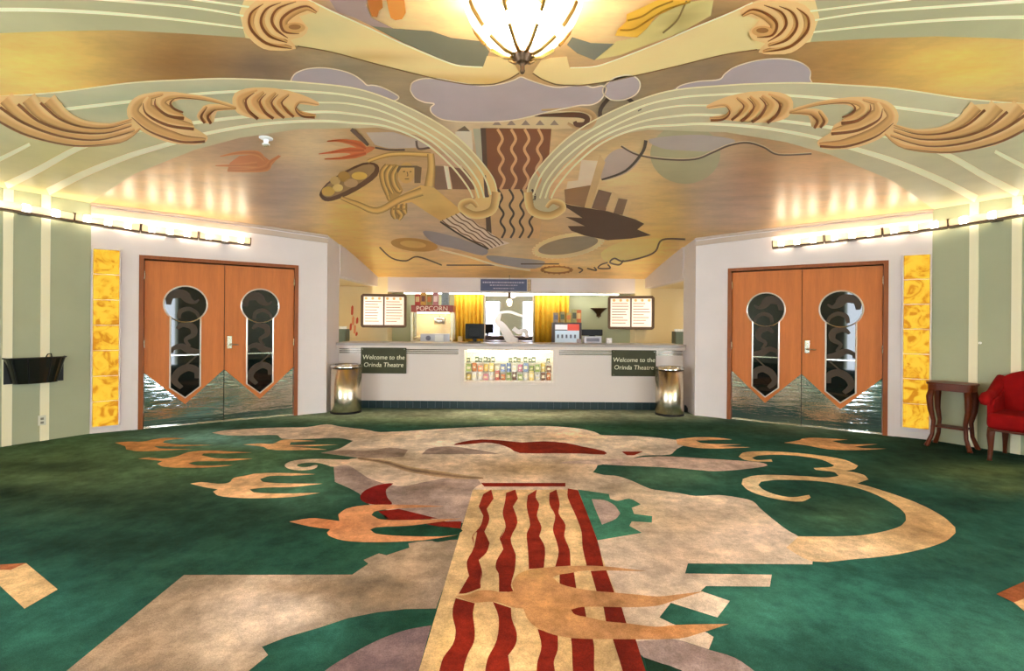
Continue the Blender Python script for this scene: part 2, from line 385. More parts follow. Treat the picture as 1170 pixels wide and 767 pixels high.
# the striped column
fi('column_runner', [[(540.4, 560), (659, 560), (786, 900), (439, 900)]], 2, STRAW, [(600, 600, 60, 40, (224, 190, 138), .6), (520, 740, 30, 40, (216, 176, 108), .6), (640, 740, 60, 40, (200, 160, 104), .5)])
def stripe(p): fi('crimson_wave', [soft(p)], 3, RED, [(600, 580, 120, 40, (150, 44, 24), .8)], .2)
stripe(F2((925, 345), (935, 385), (905, 430), (917, 475), (895, 530), (918, 580), (905, 620), (870, 655), (885, 710), (875, 767)) + F6((230, 250), (225, 335), (150, 362), (110, 365), (165, 270), (155, 230), (155, 190), (190, 120), (180, 70), (210, 25), (215, 0)) + F2((850, 600), (845, 545), (880, 500), (890, 460), (870, 420), (890, 365)))
stripe(F6((95, 388), (195, 415), (185, 470), (195, 560), (190, 620), (160, 680), (135, 767), (100, 1100), (-80, 1100), (10, 767), (30, 700), (80, 630), (95, 560), (80, 490), (80, 440)))
stripe(F2((1030, 345), (1042, 385), (1020, 420), (1040, 490), (1010, 560), (1028, 620)) + F6((410, 160), (405, 240), (385, 320), (400, 356), (322, 355), (320, 260), (305, 230), (310, 190), (345, 130), (325, 70), (355, 20)) + F2((962, 565), (988, 510), (975, 450), (985, 400), (990, 360)))
stripe(F6((290, 408), (385, 440), (390, 500), (415, 570), (410, 630), (370, 690), (380, 767), (400, 1100), (220, 1100), (250, 767), (265, 700), (310, 610), (320, 490)))
stripe(F3((205, 345), (200, 380), (215, 410), (205, 460), (225, 510), (215, 550), (240, 600), (235, 690), (170, 694), (165, 600), (160, 540), (175, 500), (160, 420), (165, 370)))
stripe(F6((525, 550), (630, 585), (630, 660), (610, 720), (615, 767), (660, 1100), (520, 1100), (520, 767), (525, 720), (545, 640)))
stripe(F3((290, 345), (305, 410), (300, 450), (330, 500), (325, 550), (348, 610), (352, 680), (285, 684), (300, 620), (290, 570), (275, 520), (285, 460), (260, 410), (260, 360)))
stripe(F6((640, 258), (715, 252), (728, 338), (640, 325))); stripe(F6((690, 455), (730, 430), (770, 430), (782, 495), (730, 485)))
stripe(F6((700, 598), (815, 603), (822, 650), (822, 767), (870, 1100), (760, 1100), (710, 767), (705, 650)))
stripe(F3((340, 340), (385, 348), (470, 570), (498, 688), (425, 688), (405, 600), (400, 530), (375, 460), (340, 380)))
stripe(F6((803, 245), (885, 241), (928, 360), (835, 356))); stripe(F6((870, 433), (965, 433), (992, 526), (885, 518))); stripe(F6((918, 600), (1038, 600), (1090, 767), (1200, 1100), (1060, 1100), (970, 767)))
# birds
fi('bird', [F6((95, 378), (160, 370), (210, 350), (280, 348), (340, 360), (400, 352), (390, 310), (420, 265), (480, 240), (600, 225), (750, 218), (880, 222), (1000, 235), (1100, 247), (1000, 246), (880, 243), (760, 245), (690, 258), (640, 265),
    (605, 280), (640, 312), (720, 335), (830, 352), (930, 360), (1040, 370), (1148, 380)) + F7((300, 375), (480, 352), (330, 400)) + F6((1148, 430), (1000, 437), (760, 435), (700, 450), (720, 475), (790, 490), (890, 512), (1000, 522), (1148, 540))
    + F7((340, 530), (610, 525), (470, 570), (350, 602), (0, 605)) + F6((900, 605), (760, 603), (640, 590), (540, 555), (480, 510), (450, 445), (390, 437), (330, 415), (270, 408), (190, 412))], 4, (184, 134, 90),
   [(630, 700, 30, 20, (206, 148, 92), .7), (760, 720, 40, 10, (204, 138, 84), .8), (560, 683, 40, 10, (196, 140, 88), .6), (600, 655, 30, 8, (202, 156, 96), .7)])
fi('bird', [F2((40, 487), (130, 472), (190, 475), (260, 485), (255, 455), (290, 430), (370, 415), (480, 412), (640, 415), (720, 420), (600, 425), (480, 432), (415, 442), (400, 458), (440, 477), (560, 480), (690, 476), (800, 472), (640, 496),
    (560, 505), (420, 512), (395, 522), (420, 540), (540, 550), (700, 552), (780, 545), (640, 567), (520, 575), (380, 577), (280, 570), (215, 550), (205, 535), (220, 520), (130, 508))], 4, (202, 140, 98), [(370, 600, 30, 8, (192, 112, 62), .6), (470, 592, 30, 10, (214, 158, 110), .6)])
fi('bird', [F1((450, 320), (500, 313), (570, 320), (620, 315), (640, 295), (690, 285), (740, 275), (850, 273), (1000, 278), (900, 285), (800, 286), (755, 300), (770, 312), (850, 318), (1030, 320), (900, 335), (780, 337), (710, 345), (730, 358), (850, 363), (1020, 360),
    (900, 378), (760, 384), (650, 382), (570, 372), (550, 355), (570, 345), (510, 335))], 4, (220, 174, 128))
fi('bird', [F1((220, 210), (270, 205), (330, 210), (390, 200), (440, 182), (520, 175), (620, 178), (720, 183), (600, 187), (510, 187), (500, 195), (560, 208), (725, 210), (620, 220), (480, 222), (440, 230), (480, 240), (640, 238), (560, 247), (420, 250), (330, 245), (305, 232), (330, 220))], 4, (214, 154, 98))
fi('bird', [F1((120, 140), (180, 135), (240, 135), (310, 122), (360, 118), (430, 121), (340, 130), (330, 140), (400, 148), (550, 150), (400, 156), (290, 155), (320, 165), (460, 168), (380, 172), (230, 178), (170, 170), (165, 155))], 4, (200, 142, 86))
fi('bird', [F1((680, 148), (760, 143), (810, 145), (850, 128), (900, 126), (1000, 132), (890, 138), (885, 150), (1100, 148), (980, 155), (880, 157), (1000, 165), (1050, 170), (850, 173), (790, 168), (770, 158))], 4, (218, 172, 124))
fi('bird', [F4((290, 140), (360, 128), (370, 122), (420, 118), (500, 122), (570, 126), (500, 132), (560, 146), (700, 146), (600, 157), (640, 164), (740, 166), (600, 173), (480, 168), (380, 150))], 4, (216, 164, 112))
fi('bird', [F3((815, 125), (900, 116), (1000, 118), (1060, 126), (900, 130), (930, 142), (1100, 148), (1000, 155), (1140, 160), (1000, 166), (900, 162), (820, 148))], 4, (226, 176, 126))

# ================================================================ STRUCTURE: painted ceiling
GB = (176, 140, 92)
CA = [(-6.05, FRONTY), (6.05, FRONTY), (6.05, 4.64), (5.2, 5.95), (2.855, 7.47), (2.9, 7.6), (2.9, 10.25), (-2.9, 10.25), (-2.9, 7.6), (-2.855, 7.47), (-5.2, 5.95), (-6.05, 4.64)]
GREY = (124, 112, 92); LAV = (170, 152, 150); YEL = (222, 184, 92)
cb = [(40, 75, 110, 60, (224, 184, 92), .9), (200, 70, 80, 40, (132, 92, 46), .95), (300, 80, 50, 30, (112, 92, 76), .95), (400, 80, 60, 40, GREY, .95), (500, 110, 60, 40, GREY, .95), (700, 110, 60, 40, GREY, .95), (800, 80, 60, 30, (120, 100, 78), .95),
      (900, 75, 40, 25, (140, 104, 60), .9), (980, 70, 70, 35, (164, 118, 60), .9), (1110, 75, 90, 40, (224, 182, 84), .9),
      (240, 215, 100, 40, (206, 170, 118), .6), (335, 215, 55, 60, (142, 128, 122), .95), (270, 165, 40, 20, (142, 118, 104), .7), (850, 220, 60, 60, (146, 120, 104), .9), (920, 205, 60, 30, (186, 136, 82), .7), (960, 240, 90, 25, (214, 180, 130), .5),
      (345, 165, 40, 26, (212, 186, 140), .8), (400, 245, 50, 45, (210, 172, 84), .95), (440, 295, 60, 26, (212, 170, 74), .95), (580, 305, 200, 14, (200, 160, 84), .8), (470, 245, 40, 24, (168, 146, 128), .8), (520, 270, 50, 14, (150, 140, 138), .7), (590, 285, 60, 12, (176, 152, 106), .7),
      (700, 200, 60, 40, (212, 184, 128), .85), (780, 170, 40, 30, (176, 164, 128), .8), (760, 240, 30, 30, (200, 168, 98), .7), (735, 285, 60, 26, (214, 174, 80), .95), (660, 250, 30, 26, (160, 140, 118), .7), (800, 200, 26, 60, (156, 128, 100), .6),
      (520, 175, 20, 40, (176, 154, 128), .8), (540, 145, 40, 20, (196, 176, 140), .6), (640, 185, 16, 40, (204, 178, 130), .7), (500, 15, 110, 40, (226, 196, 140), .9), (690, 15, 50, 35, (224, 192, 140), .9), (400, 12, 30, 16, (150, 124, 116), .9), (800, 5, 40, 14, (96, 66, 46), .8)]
ceiling = inlay('ceiling', [CA], 0, GB, 'c', None, gold, cell=.16, plan=True, blobs=cb)
so = ceiling.modifiers.new('thick', 'SOLIDIFY'); so.thickness = .12; so.offset = -1
struct(ceiling); ceiling['label'] = 'gold painted lobby ceiling with scrolling waves, clouds and a figure'
BAND = (192, 180, 142); WL = (236, 222, 186); DKB = (128, 72, 32); OR1 = (160, 104, 52); OR2 = (206, 154, 92); OR3 = (226, 182, 122)
def ci(n, p, lv, c, b=(), cell=None, mirror=None): return inlay(n, p, lv, c, 'c', ceiling, mural, b, cell or (.16 if b else None), mirror)
def cr(n, l, lv, c, mirror=None): return ribbon(n, l, lv, c, 'c', ceiling, mural, mirror)
def cloud(p, lv=2, c=LAV):
    p = sm(p, 3); ci('cloud', [p], lv, c)
    cr('cloud_outline', [(p[::2]+[p[0]], 1.4)], lv+.5, [(226, 206, 176)])
# clouds and the upper fields
cloud(C2((230, 300), (250, 265), (330, 262), (400, 275), (480, 285), (560, 272), (600, 255), (640, 270), (720, 290), (800, 282), (840, 290), (880, 285), (880, 312), (850, 345), (800, 350), (740, 362), (680, 375), (600, 395), (520, 405), (400, 405), (330, 395), (295, 365), (310, 345), (260, 335)))
cloud(C8((250, 540), (260, 500), (320, 450), (400, 435), (450, 455), (468, 495), (445, 545), (380, 578), (300, 580)))
cloud(C7((-40, 470), (10, 415), (100, 395), (190, 398), (290, 420), (360, 455), (405, 495), (460, 498), (540, 530), (590, 580), (400, 590), (100, 520)), 1)
cloud(C3((0, 310), (50, 275), (150, 265), (180, 235), (240, 210), (320, 195), (400, 200), (450, 225), (455, 260), (430, 295), (200, 320)), 1)
ci('grey_field', [C7((430, 150), (560, 165), (780, 180), (900, 220), (1080, 240), (1120, 300), (1090, 390), (950, 385), (850, 350), (620, 250))], 1, (116, 112, 92))
ci('grey_field', [C8((70, 215), (180, 250), (320, 255), (200, 350), (100, 310), (40, 260))], 1, (112, 110, 96))
ci('purple_field', [C7((150, -60), (420, -60), (400, 30), (430, 100), (560, 165), (430, 150), (340, 105), (230, 65))], 1, (158, 132, 124))
ci('foot', [C7((405, -40), (490, -40), (498, 40), (475, 60), (465, 98), (435, 92), (415, 45))], 2, (176, 104, 44)); ci('foot', [C7((515, -40), (620, -40), (632, 70), (610, 108), (570, 115), (545, 100), (530, 50))], 2, (206, 134, 62))
ci('drapery', [C8((320, 205), (340, 165), (385, 125), (390, 80), (480, 40), (560, 0), (700, -60), (900, -60), (700, 25), (560, 90), (510, 160), (450, 215))], 2, (214, 168, 62), [(735, 30, 20, 10, (190, 140, 44), .7)])
cr('drapery_fold', [(C8((395, 115), (480, 90), (560, 40), (660, 0)), 2), (C8((350, 170), (430, 165), (520, 110), (620, 50), (760, 5)), 2)], 3, [(156, 110, 30)])
ci('robe', [C8((200, 350), (330, 240), (450, 215), (520, 150), (580, 85), (720, 20), (900, -20), (880, 90), (700, 190), (480, 270), (350, 320))], 1, (200, 180, 116), [(775, 20, 16, 10, (150, 126, 70), .7)])
cr('robe_fold', [(C8((600, 190), (680, 120), (720, 40), (740, 0)), 2)], 2, [(130, 104, 60)])
# great tusks ending under the chandelier
TC = .075
for M in (None, TC):
    ci('tusk', [C1((820, 125)) + C7((-30, 262), (0, 265), (200, 300), (480, 375), (700, 430), (850, 465), (1000, 488), (1120, 488)) + C6((300, 560), (400, 550), (480, 520), (545, 480), (500, 400), (440, 380), (330, 370), (305, 440)) + C7((1080, 388), (950, 380), (850, 350), (600, 245), (400, 150), (200, 60), (60, -10), (-20, -40), (-60, -60)) + C1((830, -40), (800, 40))],
       2, (222, 194, 134), [(420, 66, 60, 8, (196, 156, 94), .8), (500, 90, 50, 6, (190, 146, 78), .8), (560, 93, 30, 6, (206, 160, 82), .7), (370, 30, 40, 16, (206, 186, 132), .8)], .08, M)
    cr('tusk_outline', [(C7((1080, 388), (950, 380), (850, 350), (600, 245), (400, 150), (200, 60), (60, -10)), 1.6)], 3, [(236, 222, 186)], M)
    cr('tusk_outline', [(C7((0, 265), (200, 300), (480, 375), (700, 430), (850, 465), (1000, 490), (1120, 490)) + C6((400, 552), (480, 522), (545, 484)), 1.3)], 3, [(120, 90, 52)], M)
    ci('wave_band', [C1((-900, -60), (-900, 150), (-300, 120), (0, 110), (200, 103), (400, 100), (600, 110), (820, 125), (840, -60))], 1, (172, 162, 122), [(30, 20, 120, 30, (190, 176, 132), .6)], .2, M)
    cr('wave_line', [(C1((-500, 40), (0, 30), (280, 37), (560, 60), (820, 92)), [5, 4, 2]), (C1((100, -25), (400, 0), (640, 22), (820, 52)), [4, 2]), (C1((500, -25), (680, 0), (840, 22)), [3, 2])], 2, [WL], M)
    U = [C1((975, 158), (890, 140), (838, 90), (838, 40), (880, 8)), C1((960, 138), (900, 115), (872, 70), (890, 25), (940, 2)), C1((962, 122), (925, 95), (908, 60), (930, 22), (990, 0)), C1((1000, 108), (950, 100), (940, 62), (975, 30), (1025, 15), (1060, 35))]
    ci('volute_base', [sm(C1((990, 160), (900, 165), (840, 130), (820, 70), (835, 15), (880, -10), (960, -15), (1050, 5), (1065, 35), (1000, 50), (1030, 90), (1010, 120), (970, 130)), 2)], 3.6, OR3, mirror=M)
    cr('volute_line', [(p, [.5, 3.2, 3.2, 2.4, .5]) for p in U], 5, [DKB], M)
    cr('volute', [(p, [4, 15, 16, 13, 5]) for p in U], 4, [OR3, OR3, OR2, OR2, OR1], M)
    ci('volute_eye', [ell(*C1((985, 88))[0], 12, 6)], 4.5, OR2, mirror=M); ci('volute_eye', [ell(*C1((985, 85))[0], 7, 3)], 5, OR1, mirror=M)
# the two wide green waves with their scrollwork
bandp = (C1((-500, 420), (-250, 370), (0, 320), (200, 305), (430, 275), (600, 265), (750, 260), (900, 265), (1000, 272)) + C2((30, 290), (150, 325), (280, 385), (380, 450), (460, 530), (510, 600), (522, 660), (500, 710), (450, 722), (410, 700), (450, 660), (440, 600), (400, 550), (340, 495), (250, 450), (120, 425), (30, 428))
         + C1((1000, 430), (800, 460), (650, 500), (450, 580), (300, 680), (200, 760), (-200, 760), (-500, 700)))
for M in (None, 0):
    ci('wave_band', [bandp], 2, BAND, [(60, 190, 110, 40, (206, 188, 112), .7), (130, 120, 60, 16, (156, 160, 124), .7), (330, 120, 80, 14, (184, 178, 140), .5), (480, 160, 50, 26, (220, 196, 140), .9), (555, 215, 26, 45, (226, 192, 122), 1), (260, 105, 80, 8, (156, 162, 130), .6)], .12, M)  # yellow blob near the wall paints the lit tone into the green
    cr('wave_line', [(C1((200, 365), (430, 338), (680, 310), (900, 300), (1050, 305)) + C2((30, 318), (150, 350), (300, 425), (400, 495), (470, 575), (500, 650)), [4, 2.2, 2]),
        (C1((880, 335), (1060, 340)) + C2((30, 345), (150, 375), (300, 450), (395, 525), (455, 600), (478, 660)), [2, 2]),
        (C1((20, 620), (130, 565), (270, 490), (430, 440), (650, 408), (850, 385), (1060, 372)) + C2((30, 378), (150, 400), (280, 455), (380, 540), (440, 610), (460, 660)), [9, 4, 2.2, 2]),
        (C1((160, 640), (280, 580), (430, 520), (570, 478), (700, 442), (880, 412), (1060, 402)) + C2((30, 408), (150, 420), (270, 470), (360, 545), (420, 620), (440, 660)), [9, 4, 2.2, 2]),
        (C1((-150, 600), (0, 530), (100, 480)), [6, 4])], 3, [WL], M)
    cr('wave_edge', [(C1((0, 320), (200, 305), (430, 275), (600, 265), (750, 260), (900, 265), (1000, 272)) + C2((30, 290), (150, 325), (280, 385), (380, 450), (460, 530), (510, 600), (522, 660)), 1.6)], 3, [(230, 214, 172)], M)
    for bp in (C1((-60, 320), (185, 325), (210, 365), (280, 400), (380, 410), (440, 395), (468, 425), (440, 450), (380, 470), (250, 485), (100, 460), (0, 410), (-60, 385)),
               C1((690, 470), (650, 482), (560, 470), (470, 425), (430, 370), (450, 325), (530, 303), (640, 312), (760, 340), (790, 360), (700, 335), (600, 330), (570, 350), (590, 372), (640, 400), (650, 425), (690, 450)),
               C1((785, 330), (800, 300), (850, 290), (920, 292), (1000, 310), (1065, 340), (1055, 352), (1000, 345), (990, 365), (1050, 378), (1050, 392), (1000, 388), (960, 392), (850, 395), (810, 370)),
               C1((665, 385), (680, 352), (720, 345), (790, 352), (780, 365), (725, 370), (715, 405), (690, 410))):
        ci('volute_base', [sm(bp, 2)], 3.6, OR3, mirror=M)
    cr('wave_plume', [(C1((-60, 350), (0, 385), (100, 435), (250, 472), (400, 466), (468, 425)), [14, 15, 10, 3]), (C1((20, 325), (80, 385), (180, 432), (320, 455), (450, 428)), [18, 15, 9, 3]), (C1((95, 325), (150, 385), (240, 420), (350, 432), (440, 412)), [18, 13, 8, 3]), (C1((165, 328), (215, 380), (280, 410), (360, 417), (440, 395)), [16, 10, 6, 2])], 4, [OR3, OR3, OR2, OR2, OR1], M)
    cr('volute', [(C1((688, 465), (600, 462), (500, 425), (445, 375), (470, 330), (545, 310)), [4, 14, 16, 12, 4]), (C1((645, 418), (560, 400), (495, 360), (500, 322)), [3, 15, 15, 6]), (C1((612, 385), (565, 368), (540, 340), (575, 318), (680, 325), (790, 355)), [3, 12, 10, 7, 5, 3])], 4, [OR3, OR3, OR2, OR2, OR1], M)
    cr('volute', [(C1((705, 408), (685, 382), (715, 358), (790, 358)), [2, 9, 7, 3]), (C1((688, 408), (668, 385), (690, 352)), [2, 7, 3])], 4, [OR3, OR2, OR1], M)
    cr('volute', [(C1((858, 392), (808, 362), (800, 322), (860, 298)), [2, 13, 14, 6]), (C1((912, 390), (868, 368), (845, 332), (880, 302)), [2, 13, 13, 5]), (C1((948, 390), (912, 370), (890, 336), (920, 305)), [2, 11, 11, 4]), (C1((980, 385), (948, 366), (928, 338), (965, 310)), [2, 9, 9, 3]), (C1((1055, 382), (1012, 382), (985, 358), (1005, 335), (1065, 345)), [3, 5, 5, 4, 2])], 4, [OR3, OR3, OR2, OR2, OR1], M)
    cr('volute_line', [(C1((-60, 372), (0, 405), (100, 452), (250, 484), (400, 474)), [3, 2, .5]), (C1((0, 355), (80, 408), (200, 452), (330, 465), (450, 434)), [3.5, 2.5, .5]), (C1((60, 345), (130, 402), (230, 436), (350, 442), (440, 418)), [3.5, 2.5, .5]), (C1((135, 340), (195, 392), (270, 420), (360, 425), (440, 403)), [3, 2, .5]),
        (C1((685, 470), (600, 470), (500, 436), (440, 388)), [3, 2.5, .5]), (C1((648, 428), (560, 415), (490, 378), (478, 340)), [3.5, 3, .5]), (C1((615, 392), (560, 382), (520, 350), (520, 325)), [4, 3, .5]), (C1((612, 372), (580, 358), (570, 338), (600, 322), (690, 332)), [2, 3, 1, .5]),
        (C1((705, 410), (695, 385), (720, 362)), [3, 3, .5]), (C1((684, 408), (672, 385), (690, 358)), [2.5, 2.5, .5]),
        (C1((862, 394), (830, 365), (822, 330), (850, 305)), [3.5, 3, .5]), (C1((914, 392), (885, 370), (868, 335), (890, 308)), [3.5, 3, .5]), (C1((950, 390), (925, 370), (908, 338), (930, 310)), [3, 2.5, .5]), (C1((982, 386), (958, 366), (942, 338), (965, 315)), [3, 2, .5]), (C1((1052, 388), (1010, 384), (988, 362), (1000, 340)), [3, 2, .5])], 5, [DKB], M)
    cr('volute_tip', [(C2((518, 640), (505, 700), (450, 718), (405, 698), (405, 678), (435, 670), (455, 690)), [10, 9, 8, 7, 4])], 4, [(232, 208, 150), (206, 170, 104), (170, 128, 70)], M)
# wavy column of the tower
ci('column_brown', [[(551, 146), (630, 147), (624, 216), (555, 216)]], 1.5, (126, 72, 42)); ci('column_tan', [[(556, 216), (624, 216), (616, 272), (559, 272)]], 1.5, (200, 162, 112)); ci('column_shade', [[(549, 146), (555, 146), (558, 216), (562, 272), (556, 272)]], 1.7, (84, 62, 50))
for k in range(4):
    cr('column_wave', [([(571+k*15.5+(2.6 if i % 2 else -2.6)-(k-1.5)*i*.35, 147+i*11.5) for i in range(7)], 3.2)], 2, [(206, 160, 112)])
    cr('column_wave', [([(571+k*13+(2.2 if i % 2 else -2.2)-(k-1.5)*i*.5, 216+i*9.3) for i in range(7)], 2.4)], 2, [(62, 40, 26)])
ci('tower_block', [C2((380, 440), (435, 435), (440, 500), (400, 560))], 1, (214, 200, 176)); ci('tower_roof', [C2((385, 437), (412, 420), (430, 438))], 1.5, (110, 90, 70)); ci('tower_block', [C2((440, 430), (470, 430), (480, 560), (455, 540))], 1, (176, 168, 140))
ci('pediment', [C2((470, 425), (490, 395), (640, 385), (700, 360), (800, 358), (850, 385), (840, 425), (700, 432))], 1, (206, 180, 136))
for k in range(5): ci('pediment_point', [C2((505+k*48, 417), (520+k*48, 400), (535+k*48, 417))], 2, (150, 124, 108))
cr('pediment_scroll', [(C5((80, 45), (180, 42), (270, 42), (310, 55), (300, 82), (265, 84), (255, 70)), [2, 6, 6, 6, 4])], 2.4, [(94, 58, 38)]); cr('pediment_scroll', [(C5((110, 20), (280, 18), (340, 45), (325, 88), (270, 100), (225, 78)), [2, 5, 6, 5, 3])], 2.2, [(196, 160, 112), (170, 128, 84)])
# rings and lines on the right
cr('ring', [(C2((868, 405), (866, 365), (895, 325)), 4.5), (C2((950, 322), (985, 350), (998, 368)), 4.5), (C2((1018, 468), (1005, 510), (950, 570), (870, 600)), [4, 3, 2])], 1.8, [(72, 58, 48)])
ci('lilac_field', [sm(C5((370, 325), (390, 235), (450, 190), (520, 205), (545, 230), (500, 285), (440, 315)))], 1, (186, 164, 150)); ci('olive_disc', [ell(783, 176, 40, 34)], .6, (170, 160, 122)); ci('lilac_field', [sm(C5((580, 150), (760, 130), (900, 140), (960, 160), (860, 200), (760, 200), (640, 190)))], 1, (172, 156, 146))
cr('long_line', [(C5((460, 178), (530, 215), (650, 235), (780, 235), (860, 205), (930, 175), (1010, 162)) + C3((300, 490), (350, 515), (460, 512)), [2.5, 3, 2.5])], 1.9, [(230, 206, 166), (84, 62, 50), (84, 62, 50)])
# ship and towers
ci('ship', [C5((155, 415), (240, 440), (400, 465), (520, 500), (560, 520), (530, 545), (590, 570), (500, 585), (400, 592), (300, 572), (240, 550), (225, 530), (300, 530), (215, 490), (290, 495), (230, 455))], 2, (76, 48, 36))
ci('tower_white', [C5((285, 240), (365, 245), (330, 340), (300, 445), (255, 430), (215, 385), (225, 335), (270, 330))], 1.2, (222, 200, 172)); ci('tower_side', [C5((365, 215), (390, 250), (325, 455), (298, 450))], 1.4, (206, 172, 120)); ci('tower_shade', [C5((210, 370), (330, 350), (300, 450), (215, 430))], 1.3, (150, 112, 76))
ci('tower_brown', [C5((360, 370), (420, 385), (390, 465), (330, 452))], 1.5, (124, 92, 72)); ci('tower_side', [C5((420, 378), (448, 393), (415, 472), (388, 462))], 1.5, (214, 182, 132)); ci('tower_brown', [C5((448, 408), (488, 414), (465, 482), (425, 474))], 1.5, (128, 98, 76)); ci('tower_side', [C5((488, 410), (505, 428), (482, 492), (465, 484))], 1.6, (214, 182, 132))
# figure carrying a dish of fruit
SK = (214, 176, 104)
ci('hair', [sm(C10((640, 275), (700, 285), (690, 400), (735, 490), (700, 540), (640, 600), (600, 570), (560, 450), (545, 340), (580, 280)), 2)], 1.9, (186, 142, 76)); ci('hair', [C10((650, 620), (770, 600), (770, 680), (720, 731), (650, 731))], 1.9, (170, 126, 64))
ci('bird_body', [sm(C1((760, 568), (800, 520), (880, 520), (900, 535), (935, 515), (905, 555), (870, 575)), 2)], 1.9, (196, 124, 78)); ci('bird_body', [sm(C10((260, 150), (400, 130), (470, 125), (500, 140), (430, 185), (330, 205)), 2)], 1.9, (200, 116, 70))
for pth in (C10((640, 285), (600, 350), (610, 440), (650, 520)), C10((600, 280), (560, 340), (570, 430), (600, 510), (620, 570)), C10((690, 290), (650, 360), (660, 440), (700, 500), (720, 490)), C10((700, 610), (690, 660), (720, 700), (700, 740)), C10((745, 600), (740, 650), (760, 690)), C10((660, 630), (650, 680), (670, 730))):
    cr('hair_lock', [(pth, [5, 6.5, 6, 3])], 2, [(110, 76, 34), (222, 186, 110), (196, 150, 78), (110, 76, 34)])
ci('head', [ell(*C10((762, 345))[0], 9.5, 12)], 2.6, (206, 166, 98)); ci('hair', [C10((700, 285), (850, 285), (890, 300), (880, 430), (830, 430), (830, 300), (720, 300), (690, 350), (680, 320))], 2.8, (116, 92, 64))
cr('face_line', [(C10((735, 335), (752, 331)), 1.2), (C10((790, 336), (806, 332)), 1.2), (C10((768, 335), (775, 365), (766, 370)), .9), (C10((750, 395), (785, 394)), 1.1)], 3, [(128, 88, 44)])
ci('torso', [C4((400, 440), (470, 385), (540, 350), (600, 362), (650, 405), (722, 466), (628, 508), (560, 465), (500, 425))], 2.2, SK, [(500, 243, 14, 8, (190, 146, 78), .6)], .1)
cr('arm', [(C10((440, 250), (510, 222), (620, 192), (760, 185), (880, 190), (965, 195)), [4, 5, 5, 6]), (C10((965, 185), (972, 300), (955, 460)), [8, 9, 12]), (C4((545, 378), (450, 412), (350, 462), (260, 432), (190, 405)), [10, 8, 8, 6, 4])], 2.4, [(150, 106, 48), (222, 186, 112), (214, 174, 100), (150, 106, 48)])
ci('skirt', [C4((722, 466), (800, 530), (890, 590), (930, 605), (840, 632), (720, 570), (625, 510))], 2.2, (216, 196, 180))
for k in range(5): cr('skirt_stripe', [([(x0+(x1-x0)*t, y0+(y1-y0)*t+(.8 if i % 2 else -.8)) for i, t in enumerate([j/7 for j in range(8)])], 1.3) for (x0, y0), (x1, y1) in [(C4((632+k*20, 507-k*9))[0], C4((838+k*16, 628-k*6))[0])]], 2.6, [(110, 72, 44)])
cr('skirt_edge', [(C4((625, 510), (720, 572), (835, 630)), 2)], 2.7, [(52, 34, 22)])
ci('dish', [sm(C10((40, 510), (100, 430), (250, 330), (400, 262), (495, 262), (535, 300), (520, 370), (420, 450), (280, 530), (150, 578), (80, 580), (42, 545)), 2)], 2, (98, 62, 38)); ci('dish_inside', [sm(C10((58, 505), (110, 440), (250, 352), (400, 280), (490, 280), (490, 335), (390, 420), (250, 500), (130, 548), (75, 540)), 2)], 2.4, (160, 124, 80))
for x, y, rx, ry, c in ((110, 500, 7.5, 5.5, (206, 166, 74)), (370, 370, 9, 4.6, (216, 178, 84)), (240, 375, 7, 6, (176, 132, 60)), (190, 470, 6, 4.5, (214, 186, 112)), (170, 410, 6, 5, (198, 166, 104)), (300, 430, 8, 5, (186, 150, 108))):
    ci('fruit', [ell(*C10((x, y))[0], rx, ry)], 2.7, c)
cr('bird_wing', [(C10((100, 82), (200, 76), (300, 90), (370, 112), (425, 145)), [1, 3, 6, 9, 3]), (C10((30, 187), (130, 175), (260, 158), (410, 158)), [1, 2, 4, 7, 4]), (C10((78, 230), (220, 222), (330, 202), (425, 180)), [1, 3, 6, 4])], 2, [(206, 110, 60), (176, 78, 36), (206, 120, 72)])
cr('bird_wing', [(C1((735, 522), (800, 510), (860, 512), (885, 535)), [1, 4, 6, 3]), (C1((720, 553), (800, 552), (860, 550)), [1, 4, 8]), (C1((760, 570), (840, 568), (890, 560), (905, 540), (938, 520)), [2, 5, 8, 5, 1])], 2, [(206, 140, 90), (186, 112, 66), (206, 146, 96)])
cr('dark_branch', [(C4((235, 105), (275, 140), (310, 175)), [4, 5, 3]), (C4((340, 185), (400, 195), (470, 195)), 2), (C4((520, 155), (530, 190), (580, 185)), 2.5)], 2, [(96, 76, 64)])
ci('lilac_field', [C4((300, 120), (420, 118), (520, 150), (580, 185), (400, 190), (340, 175))], 1, (186, 168, 152)); ci('house', [C4((590, 265), (650, 268), (670, 370), (600, 370))], 1.2, (126, 98, 78)); ci('house_wall', [C4((585, 215), (660, 215), (720, 260), (590, 262))], 1.2, (200, 166, 134)); ci('house_light', [C4((640, 265), (660, 268), (675, 368), (658, 368))], 1.6, (232, 216, 192)); ci('house_shade', [C4((662, 270), (740, 280), (785, 370), (680, 368))], 1.4, (122, 84, 62))
